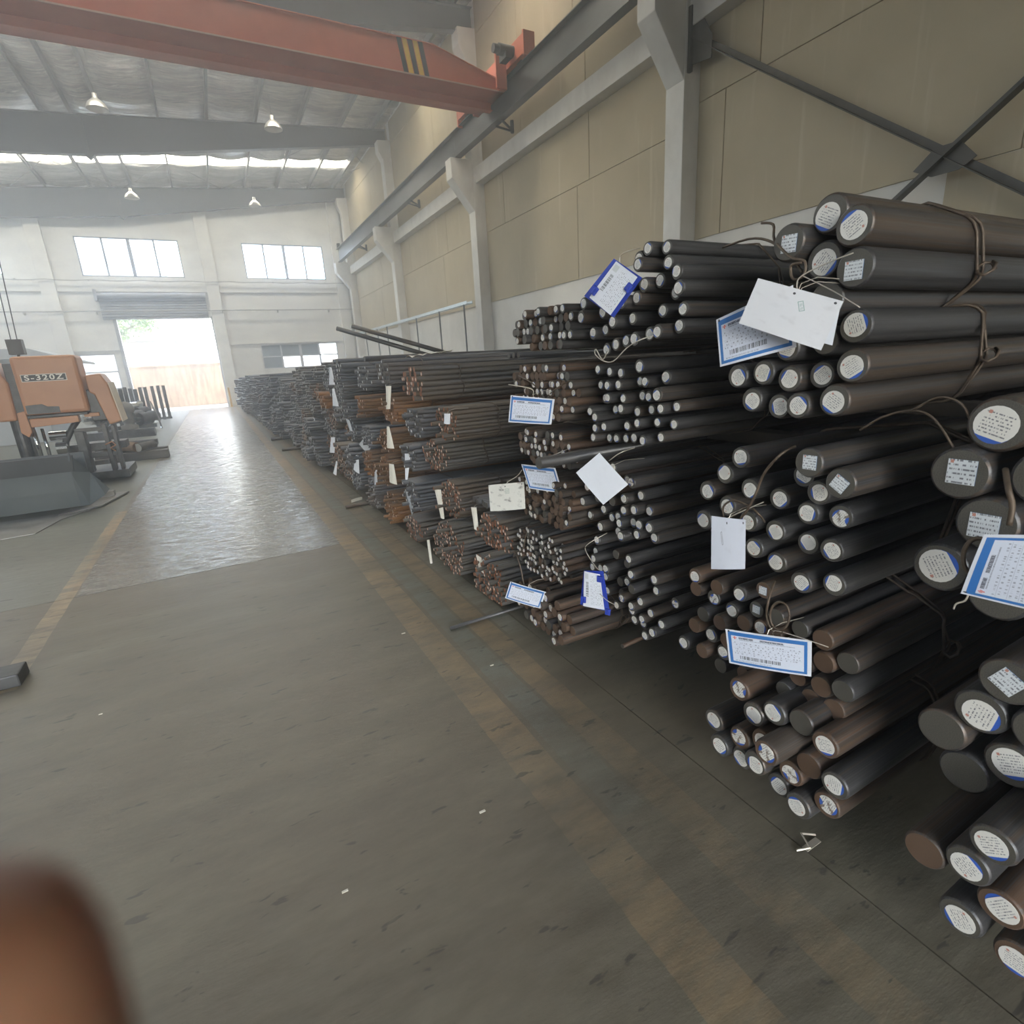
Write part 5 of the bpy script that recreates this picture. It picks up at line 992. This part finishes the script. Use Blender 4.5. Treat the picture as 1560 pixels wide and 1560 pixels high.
# ------------------------------------------------------------------ photographer's hand (a fingertip reaches over the lens)
M_SKIN = mat('warm_skin', (.20,.10,.055), .5); M_SKIN.node_tree.nodes['Principled BSDF'].inputs['Subsurface Weight'].default_value = .15
def C2W(x, y, z): return CAMP + rx*x + ry*y + rz*z     # camera-side axes: right, down, forward (metres)
def skin(name, chains, m, parent=None):
    vs = []; es = []; rs = []
    idx = {}
    for ch in chains:
        prev = None
        for key, p, r in ch:
            if key in idx: i = idx[key]
            else: i = len(vs); vs.append(tuple(p)); rs.append(r); idx[key] = i
            if prev is not None: es.append((prev, i))
            prev = i
    me = bpy.data.meshes.new(name); me.from_pydata(vs, es, []); o = bpy.data.objects.new(name, me); COL.objects.link(o)
    o.modifiers.new('skin', 'SKIN'); 
    me.skin_vertices.new() if not me.skin_vertices else None
    for i, r in enumerate(rs): me.skin_vertices[0].data[i].radius = (r, r)
    me.skin_vertices[0].data[0].use_root = True
    s = o.modifiers.new('subdivision', 'SUBSURF'); s.levels = 2; s.render_levels = 2; me.materials.append(m); o.parent = parent
    return o
hd = lambda *c: C2W(*c)
palm = ('palm', hd(-.050, .135, .012), .030); wrist = ('wrist', hd(-.045, .195, .0), .027)
ch = [[wrist, palm]]
for k, (bx, bz, tx, ty, tz, r, L) in enumerate(((-.036, .034, -.0345, .0232, .031, .0092, 1), (-.054, .030, -.075, .02, .034, .0090, 1), (-.072, .024, -.092, .04, .030, .0086, 1), (-.088, .016, -.106, .062, .024, .0076, 1))):
    A = Vector((bx, .092, bz)); B_ = Vector((tx, ty, tz)); n = ['index', 'middle', 'ring', 'little'][k]
    q = [A, A.lerp(B_, .36)+Vector((0, 0, .006)), A.lerp(B_, .70)+Vector((0, 0, .005)), B_]
    ch.append([palm] + [(n+str(i), hd(*p), r*(1.08-.06*i)) for i, p in enumerate(q)])
ch.append([palm, ('t0', hd(-.022, .115, -.006), .014), ('t1', hd(.004, .088, -.018), .011), ('t2', hd(.012, .060, -.026), .0095)])
hand = skin('hand', ch, M_SKIN); hand.data.polygons.foreach_set('use_smooth', [True]*len(hand.data.polygons)) if hand.data.polygons else None
hand.modifiers['skin'].use_smooth_shade = True
tag(hand, 'blurred brown fingertip of the person taking the photo, bottom left corner', 'hand')

# ------------------------------------------------------------------ haze volume imitating lens glow from the door and windows
hz = MB(); hz.box(XL-1, XR+1, YB-1, 60, -.3, 13); hzm = bpy.data.materials.new('thin_glow_haze'); hzm.use_nodes = True; t = hzm.node_tree; t.nodes.clear()
o_ = t.nodes.new('ShaderNodeOutputMaterial'); vs = t.nodes.new('ShaderNodeVolumeScatter'); vs.inputs['Density'].default_value = HAZE; vs.inputs['Color'].default_value = (.86,.92,1,1); vs.inputs['Anisotropy'].default_value = .72
t.links.new(vs.outputs[0], o_.inputs['Volume'])
hz = hz.build('lens_glow_haze', hzm); tag(hz, 'thin bluish haze volume standing in for lens glow in the hall', 'haze', kind='stuff')
bpy.context.view_layer.update()
